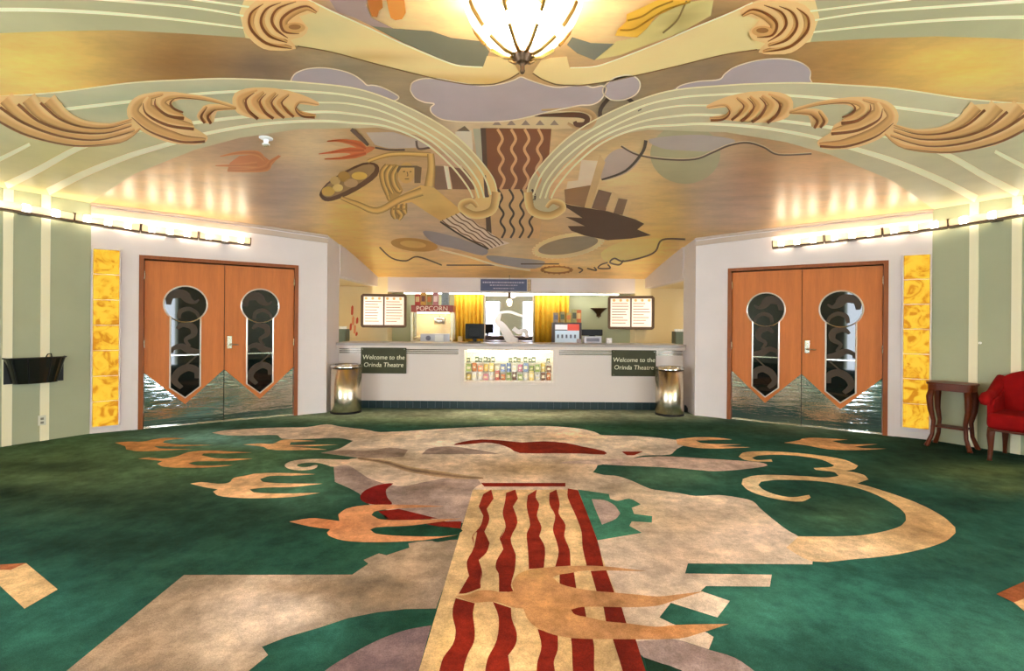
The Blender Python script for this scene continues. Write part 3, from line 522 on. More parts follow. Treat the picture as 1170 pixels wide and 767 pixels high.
# machinery along the far edge
ci('blue_patch', [sm(C9((230, 90), (300, 95), (420, 130), (500, 165), (480, 190), (380, 165), (280, 140)))], .8, (148, 140, 146)); ci('blue_patch', [sm(C9((500, 190), (620, 200), (740, 215), (700, 245), (600, 235), (520, 215)))], .8, (150, 144, 146))
ci('whirlpool', [ell(*C9((195, 145))[0], 27, 7.5, rot=.1)], 1.4, (188, 136, 62)); ci('whirlpool', [ell(*C9((190, 143))[0], 15, 4, rot=.1)], 1.6, (206, 164, 86))
def cog(cx, cy, rx, ry, rot, ci_, co, lv, n=36):
    ci('cog_face', [ell(cx, cy, rx*.86, ry*.82, rot=rot)], lv, ci_)
    e = ell(cx, cy, rx*.93, ry*.91, 48, rot); cr('cog_rim', [(e+[e[0]], [rx*.11, rx*.11])], lv+.3, [co])
    for p in ell(cx, cy, rx*1.02, ry*1.04, n, rot): ci('cog_tooth', [ell(*p, 1.4, 1)], lv+.5, co)
cog(*C9((838, 148))[0], 40, 12.5, -.17, (150, 134, 112), (226, 202, 154), 1.4); cog(*C9((790, 250))[0], 17, 4, 0, (222, 186, 110), (150, 96, 40), 1.4, 18)
cr('chain', [(C9((300, 165), (420, 195), (540, 230), (680, 252)), 2.2)], 1.8, [(226, 208, 176)]); cr('chain', [(C9((50, 155), (100, 200), (160, 212), (210, 195), (310, 230)), 1.6)], 1.8, [(90, 66, 38)]); cr('dark_line', [(C9((330, 230), (540, 230)), 1.4), (C9((640, 225), (800, 225)), 1.4)], 1.8, [(76, 58, 42)])
cr('squiggle', [(C5((740, 588), (640, 590), (610, 640), (560, 665), (470, 685), (430, 672), (410, 690), (450, 700), (470, 680)), [2, 1.8]), (C5((400, 690), (370, 700), (360, 715), (410, 715), (400, 698)), 1.6), (C5((310, 715), (350, 725), (340, 710)), 1.6), (C5((270, 712), (290, 722), (275, 735)), 1.6)], 1.8, [(84, 62, 44)])
ci('gold_sweep', [sm(C5((370, 650), (430, 610), (520, 590), (640, 590), (600, 650), (480, 690), (400, 690)))], 1, (222, 194, 116))

# ================================================================ STRUCTURE: walls
def zt(P): return zc(P.y)
def wallbox(name, W, m, u0, u1, z0, z1, th=.14, parent=None):
    a, b, c, d = W.w(u0), W.w(u1), W.w(u1, -th), W.w(u0, -th)
    return MB().plan([(p.x, p.y) for p in (a, b, c, d)], z0, z1).build(name, m, parent)
TOPZ = 2.9
DOORW, DOORH = 1.90, 2.25
doors_u = {}
for side, W in (('left', WDL), ('right', WDR)):
    # opening of the double doors
    if side == 'left': ua, ub = W.pt(160, 490)[0], W.pt(338, 474)[0]
    else: ua, ub = W.pt(832, 475)[0], W.pt(1012, 495)[0]
    mid = (ua+ub)/2; ua, ub = mid-DOORW/2, mid+DOORW/2; doors_u[side] = (ua, ub)
    mb = MB()
    for (u0, u1, z0) in ((0, ua, 0), (ua, ub, DOORH), (ub, W.L, 0)):
        q = [W.w(u0), W.w(u1), W.w(u1, -.14), W.w(u0, -.14)]
        mb.plan([(p.x, p.y) for p in q], z0, TOPZ)
    struct(mb.build('wall_doors_'+side, pink))
    struct(wallbox('wall_behind_doors_'+side, Wall(W.w(ua-.1, -.145), W.w(ub+.1, -.145)), mat('dark_room_beyond', srgb(40, 34, 28), .8), 0, ub-ua+.2, -.05, 2.4, .05))  # dark unseen panel added to stop daylight leaking round the leaves
    # crown moulding that follows the ceiling
    mb = MB(); n = 8
    for (d, h, g) in ((.045, .05, 0), (.025, .09, .05)):
        prof = []
        for i in range(n+1):
            P = W.w(W.L*i/n); z = zc(P.y)
            F = W.w(W.L*i/n, d)
            prof += [(P.x, P.y, z-g), (F.x, F.y, z-g), (F.x, F.y, z-g-h+.02), (P.x, P.y, z-g-h+.02)]
        fs = [(i*4+j, i*4+(j+1) % 4, i*4+4+(j+1) % 4, i*4+4+j) for i in range(n) for j in range(4)]+[(0, 1, 2, 3), (n*4, n*4+1, n*4+2, n*4+3)]
        mb.add(prof, fs)
    struct(mb.build('trim_1' if side == 'left' else 'trim_2', mat('moulding_grey', srgb(186, 164, 144), .5)))
for side, W, sgn in (('left', WGL, -1), ('right', WGR, 1)):
    struct(wallbox('wall_green_'+side, W, sage, 0, W.L, 0, TOPZ))
    A, B = Vector((sgn*6.05, FRONTY, 0)), Vector((sgn*6.05, 4.64, 0))
    Ws = Wall(A, B) if sgn < 0 else Wall(B, A)
    mb = MB(); xs_ = sorted((sgn*6.05, sgn*6.19))
    for y0, y1, z0, z1 in ((FRONTY, -2.4, 0, TOPZ), (-2.4, 1.6, 0, .7), (-2.4, 1.6, 2.35, TOPZ), (1.6, 4.66, 0, TOPZ)): mb.box(*xs_, y0, y1, z0, z1)  # gap between the boxes is an unseen window opening added for daylight
    struct(mb.build('wall_'+side, sage))
    # cream battens up the green wall
    for k, px in enumerate((51, 8) if sgn < 0 else (1112, 1161)):
        u = W.pt(px, 420)[0]
        q = [W.w(u-.04), W.w(u+.04), W.w(u+.04, .012), W.w(u-.04, .012)]
        struct(MB().plan([(p.x, p.y) for p in q], 0, CEIL-.004).build(f'trim_{3+k+(0 if sgn < 0 else 2)}', creamp))
    # return of the door wall beside the counter
    x = sgn*POST.x
    struct(MB().box(min(x, x+sgn*.2), max(x, x+sgn*.2), 7.46, 7.98, 0, 2.8).build('wall_post_'+side, pink))
    struct(MB().box(min(x-sgn*.02, x+sgn*.15), max(x-sgn*.02, x+sgn*.15), 7.98, 10.2, 2.17, 2.78).build('beam_'+side, pink))
    struct(MB().box(min(sgn*2.62, sgn*2.95), max(sgn*2.62, sgn*2.95), 10.2, BACKY, 0, 2.45).build('wall_pier_'+side, warmw))
    struct(MB().box(min(sgn*2.98, sgn*4.0), max(sgn*2.98, sgn*4.0), 7.7, BACKY, 2.2, 2.26).build('ceiling_nook_'+side, warmw))
    struct(MB().box(min(sgn*4.0, sgn*4.1), max(sgn*4.0, sgn*4.1), 7.2, BACKY, 0, 2.26).build('wall_nook_'+side, warmw))
    q = MB().box(min(sgn*2.62, sgn*4.1), max(sgn*2.62, sgn*4.1), BACKY, BACKY+.1, 0, 2.5).build('wall_nook_back_'+side, warmw); struct(q)
    MB()
struct(MB().box(-2.62, 2.62, BACKY, BACKY+.1, 0, 2.5).build('wall_back', sagew))
struct(MB().box(-2.62, 2.62, 10.2, BACKY, 2.06, 2.45).build('wall_bulkhead', pink))
# street front behind the viewer: piers, lintel and entrance openings added for daylight
mb = MB()
for x0, x1 in ((-6.05, -1.25), (-.6, .6), (1.25, 6.05)): mb.box(x0, x1, FRONTY-.14, FRONTY, 0, 2.5)
mb.box(-6.05, 6.05, FRONTY-.14, FRONTY, 2.5, TOPZ)
struct(mb.build('wall_front', sage))
# ---------------------------------------------------------------- double doors
wood = mat('honey_oak_veneer', srgb(192, 110, 50), .5, spec=.25, noise=[(3, .10), (22, .06)], stretch=(5, 5, .35))
woodf = mat('oak_frame', srgb(140, 76, 34), .5, spec=.25, noise=(8, .12), stretch=(5, 5, .4))
dglass = mat('dark_door_glass', srgb(18, 14, 10), .03, spec=.35)
etch = mat('etched_glass_motif', srgb(66, 52, 38), .5, spec=.2)
kick = mat('mirror_kick_plate', srgb(214, 222, 222), .05, 1, bump=.3, bscale=5, stretch=(.6, 1, 5))
def flat_ribbon(pts, wl, y0, y1):
    p = smooth_path(pts, 5); n = len(p); a_ = []; b_ = []
    for i in range(n):
        a = p[max(i-1, 0)]; b = p[min(i+1, n-1)]; tx, ty = b[0]-a[0], b[1]-a[1]; L = math.hypot(tx, ty) or 1
        u = i/(n-1)*(len(wl)-1); k = min(int(u), len(wl)-2); wi = (wl[k]+(wl[k+1]-wl[k])*(u-k))/2
        a_.append((p[i][0]-ty/L*wi, p[i][1]+tx/L*wi)); b_.append((p[i][0]+ty/L*wi, p[i][1]-tx/L*wi))
    vs = [(x, y0, z) for x, z in a_]+[(x, y0, z) for x, z in b_]+[(x, y1, z) for x, z in a_]+[(x, y1, z) for x, z in b_]
    fs = []
    for i in range(n-1):
        fs += [(i, i+1, n+i+1, n+i), (2*n+i, 2*n+i+1, 3*n+i+1, 3*n+i), (i, i+1, 2*n+i+1, 2*n+i), (n+i, n+i+1, 3*n+i+1, 3*n+i)]
    return vs, fs
trimw = mat('pale_window_trim', srgb(226, 214, 200), .25, .3)
def door_leaf(name, label, W, u0, w, flip, handle):
    P = W.w(u0, -.06)
    t = thing(name, label, 'door', (P.x, P.y, 0), W.rz, 'double doors with keyhole windows')
    H = 2.19; c = w/2; cz, r, hw = 1.63, .245, .17
    a0 = math.asin(hw/r); key = []
    for i in range(29):
        a = -PI/2+a0+(2*PI-2*a0)*i/28; key.append((c+r*math.cos(a), cz+r*math.sin(a)))
    key += [(c-hw, .51), (c, .365), (c+hw, .51)]
    panel = [(.004, H), (.004, .735), (c, .285), (w-.004, .735), (w-.004, H)]
    MB().prism(panel, -.024, .02, [key]).build('panel', wood, t)
    g = MB().prism(key, -.004, .004).build('glass', dglass, t)
    for pts, wl in (([(c-.19, 1.62), (c-.17, 1.74), (c-.04, 1.77), (c+.03, 1.69), (c+.10, 1.66), (c+.15, 1.70)], [.05, .11, .12, .05, .02]),
                    ([(c-.08, 1.44), (c-.06, 1.53), (c+.03, 1.57), (c+.12, 1.52), (c+.15, 1.45)], [.04, .06, .05, .03]),
                    ([(c-.10, 1.30), (c-.02, 1.36), (c+.08, 1.32), (c+.09, 1.22), (c, 1.15), (c+.05, 1.06)], [.03, .09, .08, .05, .03]),
                    ([(c+.15, .96), (c+.05, 1.0), (c-.05, 1.06), (c-.14, 1.03), (c-.15, .97)], [.10, .09, .06, .03]),
                    ([(c+.12, .92), (c+.02, .82), (c-.06, .74)], [.02, .02, .02]),
                    ([(c+.13, .62), (c+.13, .72), (c+.03, .77), (c-.08, .71), (c-.12, .60), (c-.04, .50)], [.05, .09, .10, .08, .05])):
        if flip: pts = [(2*c-x, z) for x, z in pts]
        vs, fs = flat_ribbon(pts, wl, -.0052, -.0042); MB().add(vs, fs).build('etched_scroll', etch, g)
    MB().tube([(x, -.026, z) for x, z in key], .011, 6, True).build('window_trim', trimw, t)
    MB().tube([(c+r*math.cos(-PI/2-a0+2*a0*i/8), -.012, cz+r*math.sin(-PI/2-a0+2*a0*i/8)) for i in range(9)], .009, 6).build('glazing_bar', chrome, t)
    bx('glazing_bar', chrome, t, c-hw, c+hw, -.014, -.004, .935, .95)
    MB().tube([(.004, -.026, .735), (c, -.026, .285), (w-.004, -.026, .735)], .007, 6).build('panel_edge', wood, t)
    MB().prism([(.004, .012), (w-.004, .012), (w-.004, .735), (c, .285), (.004, .735)], -.016, .012).build('kick_plate', kick, t)
    for z in (.25, 1.1, 2.0):
        hx = .0 if not handle else w-.0
        MB().tube([(hx, -.026, z-.05), (hx, -.026, z+.05)], .011, 8).build('hinge', steel, t)
    if handle:
        p = bx('lock_plate', chrome, t, .035, .095, -.034, -.024, 1.02, 1.20, bevel=.006)
        MB().tube([(.065, -.03, 1.08), (.065, -.075, 1.08), (.09, -.085, 1.08), (.17, -.085, 1.075)], .011, 8).build('lever', chrome, p)
        MB().tube([(.065, -.034, 1.16), (.065, -.045, 1.16)], .014, 10).build('lock_cylinder', steel, p)
    return t
for side, W in (('left', WDL), ('right', WDR)):
    ua, ub = doors_u[side]; fr = .05; wl = (DOORW-2*fr)/2
    f = MB().box(0, fr, -.03, .14, 0, DOORH).box(DOORW-fr, DOORW, -.03, .14, 0, DOORH).box(fr, DOORW-fr, -.03, .14, DOORH-.045, DOORH)
    P = W.w(ua); o = f.build('door_1' if side == 'left' else 'door_2', woodf); o.location = (P.x, P.y, 0); o.rotation_euler = (0, 0, W.rz); struct(o)
    MB().box(fr, DOORW-fr, -.01, .16, -.03, .008).build('threshold', steel, o)
    mb = MB().box(-.07, 0, -.015, 0, 0, DOORH+.07).box(DOORW, DOORW+.07, -.015, 0, 0, DOORH+.07).box(0, DOORW, -.015, 0, DOORH, DOORH+.07)
    mb.build('architrave', pink, o)
    if side == 'left':
        door_leaf('door_leaf', 'oak door with keyhole window beside the glass blocks of the left wall', W, ua+fr, wl, False, False)
        door_leaf('door_leaf', 'oak door with keyhole window and lever handle nearest the left bin', W, ua+fr+wl, wl, False, True)
    else:
        door_leaf('door_leaf', 'oak door with keyhole window and no handle nearest the right bin', W, ua+fr, wl, True, False)
        door_leaf('door_leaf', 'oak door with lever handle beside the glass blocks and the wooden side table', W, ua+fr+wl, wl, True, True)

# ---------------------------------------------------------------- amber glass block panels
def amber():
    m = bpy.data.materials.new('amber_glass_block'); m.use_nodes = True; nt = m.node_tree; N = nt.nodes; L = nt.links; b = N['Principled BSDF']
    tc = N.new('ShaderNodeTexCoord'); n = N.new('ShaderNodeTexNoise'); n.inputs['Scale'].default_value = 6.5; n.inputs['Detail'].default_value = 3; n.inputs['Distortion'].default_value = 1.6
    oi = N.new('ShaderNodeObjectInfo'); av = N.new('ShaderNodeVectorMath'); sc = N.new('ShaderNodeVectorMath'); sc.operation = 'SCALE'; sc.inputs['Scale'].default_value = 1
    L.new(oi.outputs['Location'], sc.inputs[0]); L.new(tc.outputs['Object'], av.inputs[0]); L.new(sc.outputs[0], av.inputs[1]); L.new(av.outputs[0], n.inputs['Vector'])
    r = N.new('ShaderNodeValToRGB'); e = r.color_ramp.elements
    e[0].position = .40; e[0].color = (.62, .24, .008, 1); e[1].position = .58; e[1].color = (1.0, .66, .05, 1); k = e.new(.49); k.color = (.95, .52, .03, 1)
    L.new(n.outputs[0], r.inputs[0]); L.new(r.outputs[0], b.inputs['Emission Color']); b.inputs['Emission Strength'].default_value = .21
    b.inputs['Base Color'].default_value = (.12, .05, .004, 1); b.inputs['Roughness'].default_value = .6; b.inputs['Specular IOR Level'].default_value = .15
    return m
amb = amber()
for W, pa, pb, lab in ((WDL, (105, 285, 487), 138, 'glowing amber glass block panel between green wall and left doors'), (WDR, (1030, 291, 490), 1065, 'glowing amber glass block panel between right doors and side table')):
    u0 = W.pt(pa[0], 390)[0]; u1 = W.pt(pb, 390)[0]; zt_ = W.pt((pa[0]+pb)/2, pa[1])[1]; zb = W.pt((pa[0]+pb)/2, pa[2])[1]
    if W is WDL: u0 = max(u0, .012)
    else: u1 = min(u1, W.L-.012)
    P = W.w(u0, .001); t = thing('glass_block_panel', lab, 'glass panel', (P.x, P.y, 0), W.rz, 'amber glass block panels')
    wd = u1-u0; h = (zt_-zb)/7
    MB().box(0, .012, -.05, 0, zb, zt_).box(wd-.012, wd, -.05, 0, zb, zt_).box(.012, wd-.012, -.05, 0, zt_-.01, zt_+.004).box(.012, wd-.012, -.05, 0, zb-.004, zb+.01).build('frame', pink, t)
    first = None
    for k in range(7):
        if first is None:
            first = bx('glass_block', amb, t, .014, wd-.014, -.04, -.002, .006, h-.006, bevel=.008); o = first
        else: o = first.copy(); COL.objects.link(o)
        o.parent = t; o.location = (0, 0, zb+k*h)

# ---------------------------------------------------------------- lamp rails along the walls
glow = mat('lamp_cover', srgb(255, 236, 190), .4, emit=srgb(255, 226, 168), estr=.2)
bulbm = mat('lamp_bulb', (1, .9, .7), .4, emit=(1.0, .91, .73), estr=5.6)
def rail(pts, labels):
    for k in range(len(pts)-1):
        A, B = pts[k], pts[k+1]; d = B-A; L = d.length; x = d.normalized()
        t = thing('wall_lamp_rail', labels[k], 'wall lamp', tuple(A), math.atan2(d.y, d.x), 'bulb rails along the walls')
        t.rotation_euler = (0, -math.asin(d.z/L), math.atan2(d.y, d.x))
        s = 1
        # wall is on +y side of the rail (left-to-right seen from the room)
        MB().tube([(.012, 0, 0), (L-.012, 0, 0)], .043, 12).build('cover', glow, t, smooth=True)
        bx('tray', bronze, t, .006, L-.006, -.046, .05, -.064, -.043)
        bx('mount', bronze, t, L*.5-.05, L*.5+.05, .05, .125, -.06, -.046)
        for xx in (.0, L-.012): MB().lathe([(0, -.006), (.054, -.006), (.054, .006), (0, .006)], 16).build('end_ring', bronze, t)
        rings = [c for c in t.children if c.name.startswith('end_ring')]
        for r, xx in zip(rings, (.008, L-.008)): r.rotation_euler = (0, PI/2, 0); r.location = (xx, 0, 0)
        for q in range(3):
            u = L*(q+.5)/3*.92+.02
            MB().lathe([(0, -.075), (.03, -.06), (.049, -.02), (.049, .02), (.03, .06), (0, .075)], 12).build('bulb', bulbm, t, smooth=True)
            b = [c for c in t.children if c.name.startswith('bulb')][-1]; b.rotation_euler = (0, PI/2, 0); b.location = (u, -.0, .0)
OFF = .13
def rp(W, px, py): u, z = W.pt(px, py, OFF); P = W.w(u, OFF); return Vector((P.x, P.y, z))
LP = [rp(WGL, -60, 220), rp(WGL, 0, 233), rp(WGL, 85, 248), rp(WDL, 161, 260.5), rp(WDL, 227, 269), rp(WDL, 287, 276)]
LP = LP[1:]
LP[0] = rp(WGL, -30, 228)
rail(LP, ['glowing bulb rail at the left picture edge above the black basket', 'glowing bulb rail above the left amber glass blocks', 'glowing bulb rail above the hinge side of the left doors', 'last glowing bulb rail above the left doors, towards the counter'])
RP = [rp(WDR, 882, 279.5), rp(WDR, 941.6, 273), rp(WDR, 1008, 265), rp(WGR, 1083.4, 255), rp(WGR, 1195, 236)]
rail(RP, ['first glowing bulb rail above the right doors, towards the counter', 'glowing bulb rail above the hinge side of the right doors', 'glowing bulb rail above the right amber glass blocks', 'glowing bulb rail at the right picture edge above the red armchair'])
# unseen bulb rails added along the side walls for light, towards the street
for sgn, lab in ((-1, 'bulb rail carrying on along the left side wall'), (1, 'bulb rail carrying on along the right side wall')):
    ys = [3.9-1.3*k for k in range(6)]; xx = sgn*(6.05-.13)
    pl = [Vector((xx, y, 2.66)) for y in ys]
    if sgn < 0: pl = pl[::-1]
    rail(pl, [lab]*5)

# ================================================================ CHANDELIER
CHX, CHY = at(597, 70, 2.1).x, 2.1
hub0 = -.345
def chandelier(lab, x, y, es=7):
    t = thing('chandelier', lab, 'chandelier', (x, y, CEIL), 0, 'petal chandeliers')
    petm = mat('frosted_lamp_glass', (1, .9, .7), .4, emit=(1.0, .74, .34), estr=.24, alpha=.5)
    MB().lathe([(0, .12), (.05, .125), (.095, .16), (.11, .2), (.095, .245), (.05, .28), (0, .285)], 20, (0, 0, hub0)).build('bulb', mat('chandelier_bulb_%g' % es, (1, .93, .8), .4, emit=(1.0, .94, .80), estr=es*5), t, smooth=True)
    prof = [(.03, .06), (.08, .075), (.14, .115), (.19, .165), (.225, .215), (.245, .265), (.25, .30), (.243, .325)]
    for k in range(8):
        a = 2*PI*k/8; n = 9
        V = []; m_ = len(prof)
        for i in range(n+1):
            f = i/n-.5; aa = a+f*2*PI/8*.985; bul = 1+.05*math.cos(f*PI)
            for j, (r, z) in enumerate(prof):
                drop = .035*(2*f)**2*(j/(m_-1))**2
                V.append((r*bul*math.cos(aa), r*bul*math.sin(aa), hub0+z-drop))
        MB().add(V, [(i*m_+j, (i+1)*m_+j, (i+1)*m_+j+1, i*m_+j+1) for i in range(n) for j in range(m_-1)]).build('petal', petm, t, smooth=True)
    def onb(r):
        for (r0, z0), (r1, z1) in zip(prof, prof[1:]):
            if r0 <= r <= r1: return z0+(z1-z0)*(r-r0)/(r1-r0)
        return prof[-1][1]
    for k in range(8):
        a = 2*PI*(k+.5)/8; ca, sa = math.cos(a), math.sin(a)
        for r0, r1 in ((.04, .145), (.178, .236)):
            MB().tube([((r+.004)*ca, (r+.004)*sa, hub0+onb(r)-.010) for r in [r0+(r1-r0)*i/5 for i in range(6)]], .0085, 6).build('rib', brass, t)
    MB().lathe([(0, .075), (.030, .07), (.042, .055), (.042, .045), (.028, .036), (.028, .028), (.020, .022), (.010, .014), (.010, -.004), (.012, -.012), (.008, -.022), (0, -.026)], 20, (0, 0, hub0)).build('finial', bronze, t, smooth=True)
    for k in range(10):
        a = 2*PI*k/10; MB().lathe([(0, .008), (.009, 0), (0, -.008)], 8, (.047*math.cos(a), .047*math.sin(a), hub0+.05)).build('rosette_leaf', brass, t)
    MB().lathe([(0, -.0005), (.13, -.0005), (.12, -.02), (.03, -.03), (.02, -.2), (0, -.2)], 20).build('ceiling_rose', brass, t, smooth=True)
chandelier('frosted petal bowl chandelier with brass ribs near the top of the picture', CHX, CHY, 3.2)
for x, lab in ((CHX, 'middle petal bowl chandelier nearer the street entrance'), (-3.2, 'petal bowl chandelier near the left side wall by the street'), (3.2, 'petal bowl chandelier near the right side wall by the street')): chandelier(lab, x, -1.2)  # chandeliers out of view, added to light the room from behind

# ================================================================ CONCESSION COUNTER
CYF = 7.86
strip = mat('strip_chrome', srgb(150, 138, 130), .2, 1)
panelm = mat('counter_laminate', srgb(208, 193, 182), .45); topm = mat('counter_top', srgb(158, 146, 140), .3)
t = thing('concession_counter', 'long pale concession counter with chrome strips and a lit display case', 'counter', (0, 0, 0)); counter = t
bx('worktop', topm, t, -2.84, 2.84, 7.80, 8.5, 1.03, 1.075, bevel=.008)
bx('fascia', panelm, t, -2.84, 2.84, 7.83, 7.9, .985, 1.03)
X0, X1, ZC0, ZC1 = -.757, .686, .455, .965
for a, b, yy in ((-2.84, -2.44, 7.95), (-2.44, X0, CYF), (X1, 2.40, CYF), (2.40, 2.84, 7.95)): bx('front_panel', panelm, t, a, b, yy, 8.45, .0 if yy > 7.9 else .13, .985)
bx('front_panel', panelm, t, X0, X1, CYF, 8.45, .13, ZC0); bx('front_panel', panelm, t, X0, X1, CYF, 8.45, ZC1, .985)
bx('toe_kick', mat('toe_kick', srgb(26, 44, 46), .4), t, -2.44, 2.40, 7.90, 8.4, 0, .13)
tl = mat('teal_tile', srgb(30, 50, 54), .3, noise=(3, .3)); f0 = None; nt_ = 40
for k in range(nt_):
    wdt = 4.84/nt_
    if not f0: f0 = bx('tile', tl, t, 0, wdt-.006, 7.885, 7.90, .008, .125); o = f0
    else: o = f0.copy(); COL.objects.link(o)
    o.parent = t; o.location = (-2.44+k*wdt, 0, 0)
for z in (.965, .935, .905):
    for a, b in ((-2.43, X0-.1), (X1+.1, 2.39)): bx('chrome_strip', strip, t, a, b, CYF-.012, CYF, z-.008, z+.008, bevel=.003)
    for a, b in ((-2.83, -2.46), (2.42, 2.83)): bx('chrome_strip', strip, t, a, b, 7.938, 7.95, z-.008, z+.008)
# lit display case
case = MB().box(X0-.06, X0, CYF-.02, CYF, ZC0-.06, ZC1+.015).box(X1, X1+.06, CYF-.02, CYF, ZC0-.06, ZC1+.015).box(X0, X1, CYF-.02, CYF, ZC0-.06, ZC0).box(X0, X1, CYF-.02, CYF, ZC1, ZC1+.015)
case.build('case_frame', panelm, t, bevel=.004)
cw = mat('case_lining', srgb(240, 232, 200), .5)
cl = MB().box(X0, X1, 8.2, 8.215, ZC0, ZC1).box(X0, X0+.004, CYF, 8.2, ZC0, ZC1).box(X1-.004, X1, CYF, 8.2, ZC0, ZC1).build('case_lining', cw, t)
bx('case_lamp', mat('case_lamp', (1, 1, .9), .4, emit=(1, .93, .74), estr=3.5), t, X0+.04, X1-.04, 7.9, 7.96, ZC1-.03, ZC1)
gl = mat('clear_shelf', srgb(225, 230, 220), .1, alpha=.5)
for z in (.60, .755): bx('shelf', gl, t, X0+.004, X1-.004, 7.98, 8.2, z-.006, z)
pane = mat('thin_glass', srgb(250, 250, 250), .02, alpha=.07)
bx('glass_pane', pane, t, X0, X1, CYF-.006, CYF-.002, ZC0, ZC1)
# sweets in the case
SW = {'orange': (224, 130, 60), 'yellow': (230, 196, 90), 'pink': (220, 130, 150), 'blue': (110, 130, 176), 'green': (140, 164, 70), 'brown': (120, 72, 44), 'white': (234, 228, 216), 'red': (190, 60, 46), 'dark green': (52, 74, 44)}
def sweet(x, z, wd, h, c, kind, row):
    lab = f'{c} {"sweet box" if kind else "sweet bag"} on the {row} of the lit display case'
    y = 8.06
    t = thing('sweet_box' if kind else 'sweet_bag', lab, 'sweets', (x, y, z), random.uniform(-.15, .15), f'{c} sweets on the {row} of the display case')
    m = mat('sweets_'+c.replace(' ', '_'), srgb(*SW[c]), .35)
    if kind:
        bx('carton', m, t, -wd/2, wd/2, -.025, .025, 0, h, bevel=.003); bx('label', mat('label_cream', srgb(240, 226, 180), .5), t, -wd*.32, wd*.32, -.027, -.025, h*.3, h*.68)
    else:
        n = 8; V = []
        for k in range(n+1):
            f = k/n; th = .03*math.sin(PI*f)**.6+.002
            ww = wd/2*(1 if 0 < k < n else 1.08)
            V += [(-ww, -.001, h*f), (-ww*.6, -th, h*f), (0, -th*1.25, h*f), (ww*.6, -th, h*f), (ww, -.001, h*f), (ww*.6, th, h*f), (0, th*1.2, h*f), (-ww*.6, th, h*f)]
        F = [(k*8+j, k*8+(j+1) % 8, k*8+8+(j+1) % 8, k*8+8+j) for k in range(n) for j in range(8)]+[tuple(range(8)), tuple(range(n*8, n*8+8))]
        MB().add(V, F).build('pouch', m, t, smooth=True); bx('label', mat('label_cream', srgb(240, 226, 180), .5), t, -wd*.25, wd*.25, -.041, -.036, h*.4, h*.62)
low = ['yellow', 'white', 'white', 'pink', 'white', 'red', 'orange', 'green', 'brown', 'green', 'white', 'yellow', 'white', 'brown', 'orange']
for k, c in enumerate(low): sweet(X0+.055+k*.0955, ZC0, .075, .10+.03*(k % 3), c, k % 2, 'bottom shelf')
midr = ['green', 'orange', 'orange', 'yellow', 'yellow', 'white', 'blue', 'blue', 'white', 'pink', 'blue', 'green', 'green', 'yellow', 'brown']
for k, c in enumerate(midr): sweet(X0+.055+k*.0955, .60, .078, .10+.02*((k+1) % 3), c, (k+1) % 2, 'middle shelf')
for k, x in enumerate((.02, .16, .22, .30, .36, .43, .72, .80, .86, .97, 1.05, 1.11, 1.35)):
    sweet(X0+.03+x, .755, .06, .07+.02*(k % 2), 'dark green', k % 2, 'top shelf')
# welcome signs
sg = mat('olive_sign_board', srgb(66, 66, 46), .6, spec=.2, noise=(4, .1)); ink = mat('pale_lettering', srgb(228, 222, 188), .5)
for xa, xb, za, zb, lab in ((-2.44, -1.70, .575, .995, 'dark olive welcome sign on the counter beside the left bin'), (1.64, 2.36, .56, .985, 'dark olive welcome sign on the counter beside the right bin')):
    t = thing('welcome_sign', lab, 'sign', ((xa+xb)/2, CYF-.03, za), 0, 'welcome signs on the counter'); wd = xb-xa; h = zb-za
    bx('board', sg, t, -wd/2, wd/2, -.006, .017, 0, h, bevel=.003)
    text('lettering', 'Welcome to the', .102, ink, t, (0, -.0075, h*.62), shear=.12); text('lettering', 'Orinda Theatre', .102, ink, t, (0, -.0075, h*.33), shear=.12)
    for sx in (-1, 1):
        for zz in (.025, h-.025): MB().tube([(sx*(wd/2-.03), -.006, zz), (sx*(wd/2-.03), -.011, zz)], .008, 8).build('screw', chrome, t)
# steel bins
for x, r, lab in ((at(394.5, 446, 7.48).x, .232, 'brushed steel cylinder bin standing at the left end of the counter'), (at(766, 446, 7.48).x, .215, 'brushed steel cylinder bin standing at the right end of the counter')):
    t = thing('litter_bin', lab, 'bin', (x, 7.52, 0), 0, 'steel bins by the counter'); h = .745
    MB().lathe([(0, .02), (r-.005, .02), (r, .03), (r, h-.03), (r-.012, h-.03), (r-.012, .05), (0, .05)], 40).build('body', steel, t, smooth=False)
    for p in t.children: [setattr(q, 'use_smooth', True) for q in p.data.polygons]
    MB().lathe([(r-.02, 0), (r+.004, 0), (r+.004, .03), (r-.02, .03)], 40).build('base_ring', blackm, t)
    MB().lathe([(r+.006, h-.035), (r+.006, h-.002), (r-.02, h+.004), (r-.06, h-.004), (r-.06, h-.03)], 40).build('rim', chrome, t, smooth=True)
    MB().lathe([(0, h-.05), (r-.06, h-.05), (r-.06, h-.035)], 24).build('liner', blackm, t)
# little black doorstops at the posts
for sgn, lab in ((-1, 'small black wedge on the carpet at the left wall end'), (1, 'small black wedge on the carpet at the right wall end')):
    t = MB().prism([(-.05, 0), (.05, 0), (.05, .06), (.02, .11), (-.02, .09), (-.05, .03)], -.03, .03).build('door_wedge', blackm, bevel=.006); t.location = (sgn*2.80, 7.76, .0015)
    tag(t, lab, 'door wedge', 'door wedges')

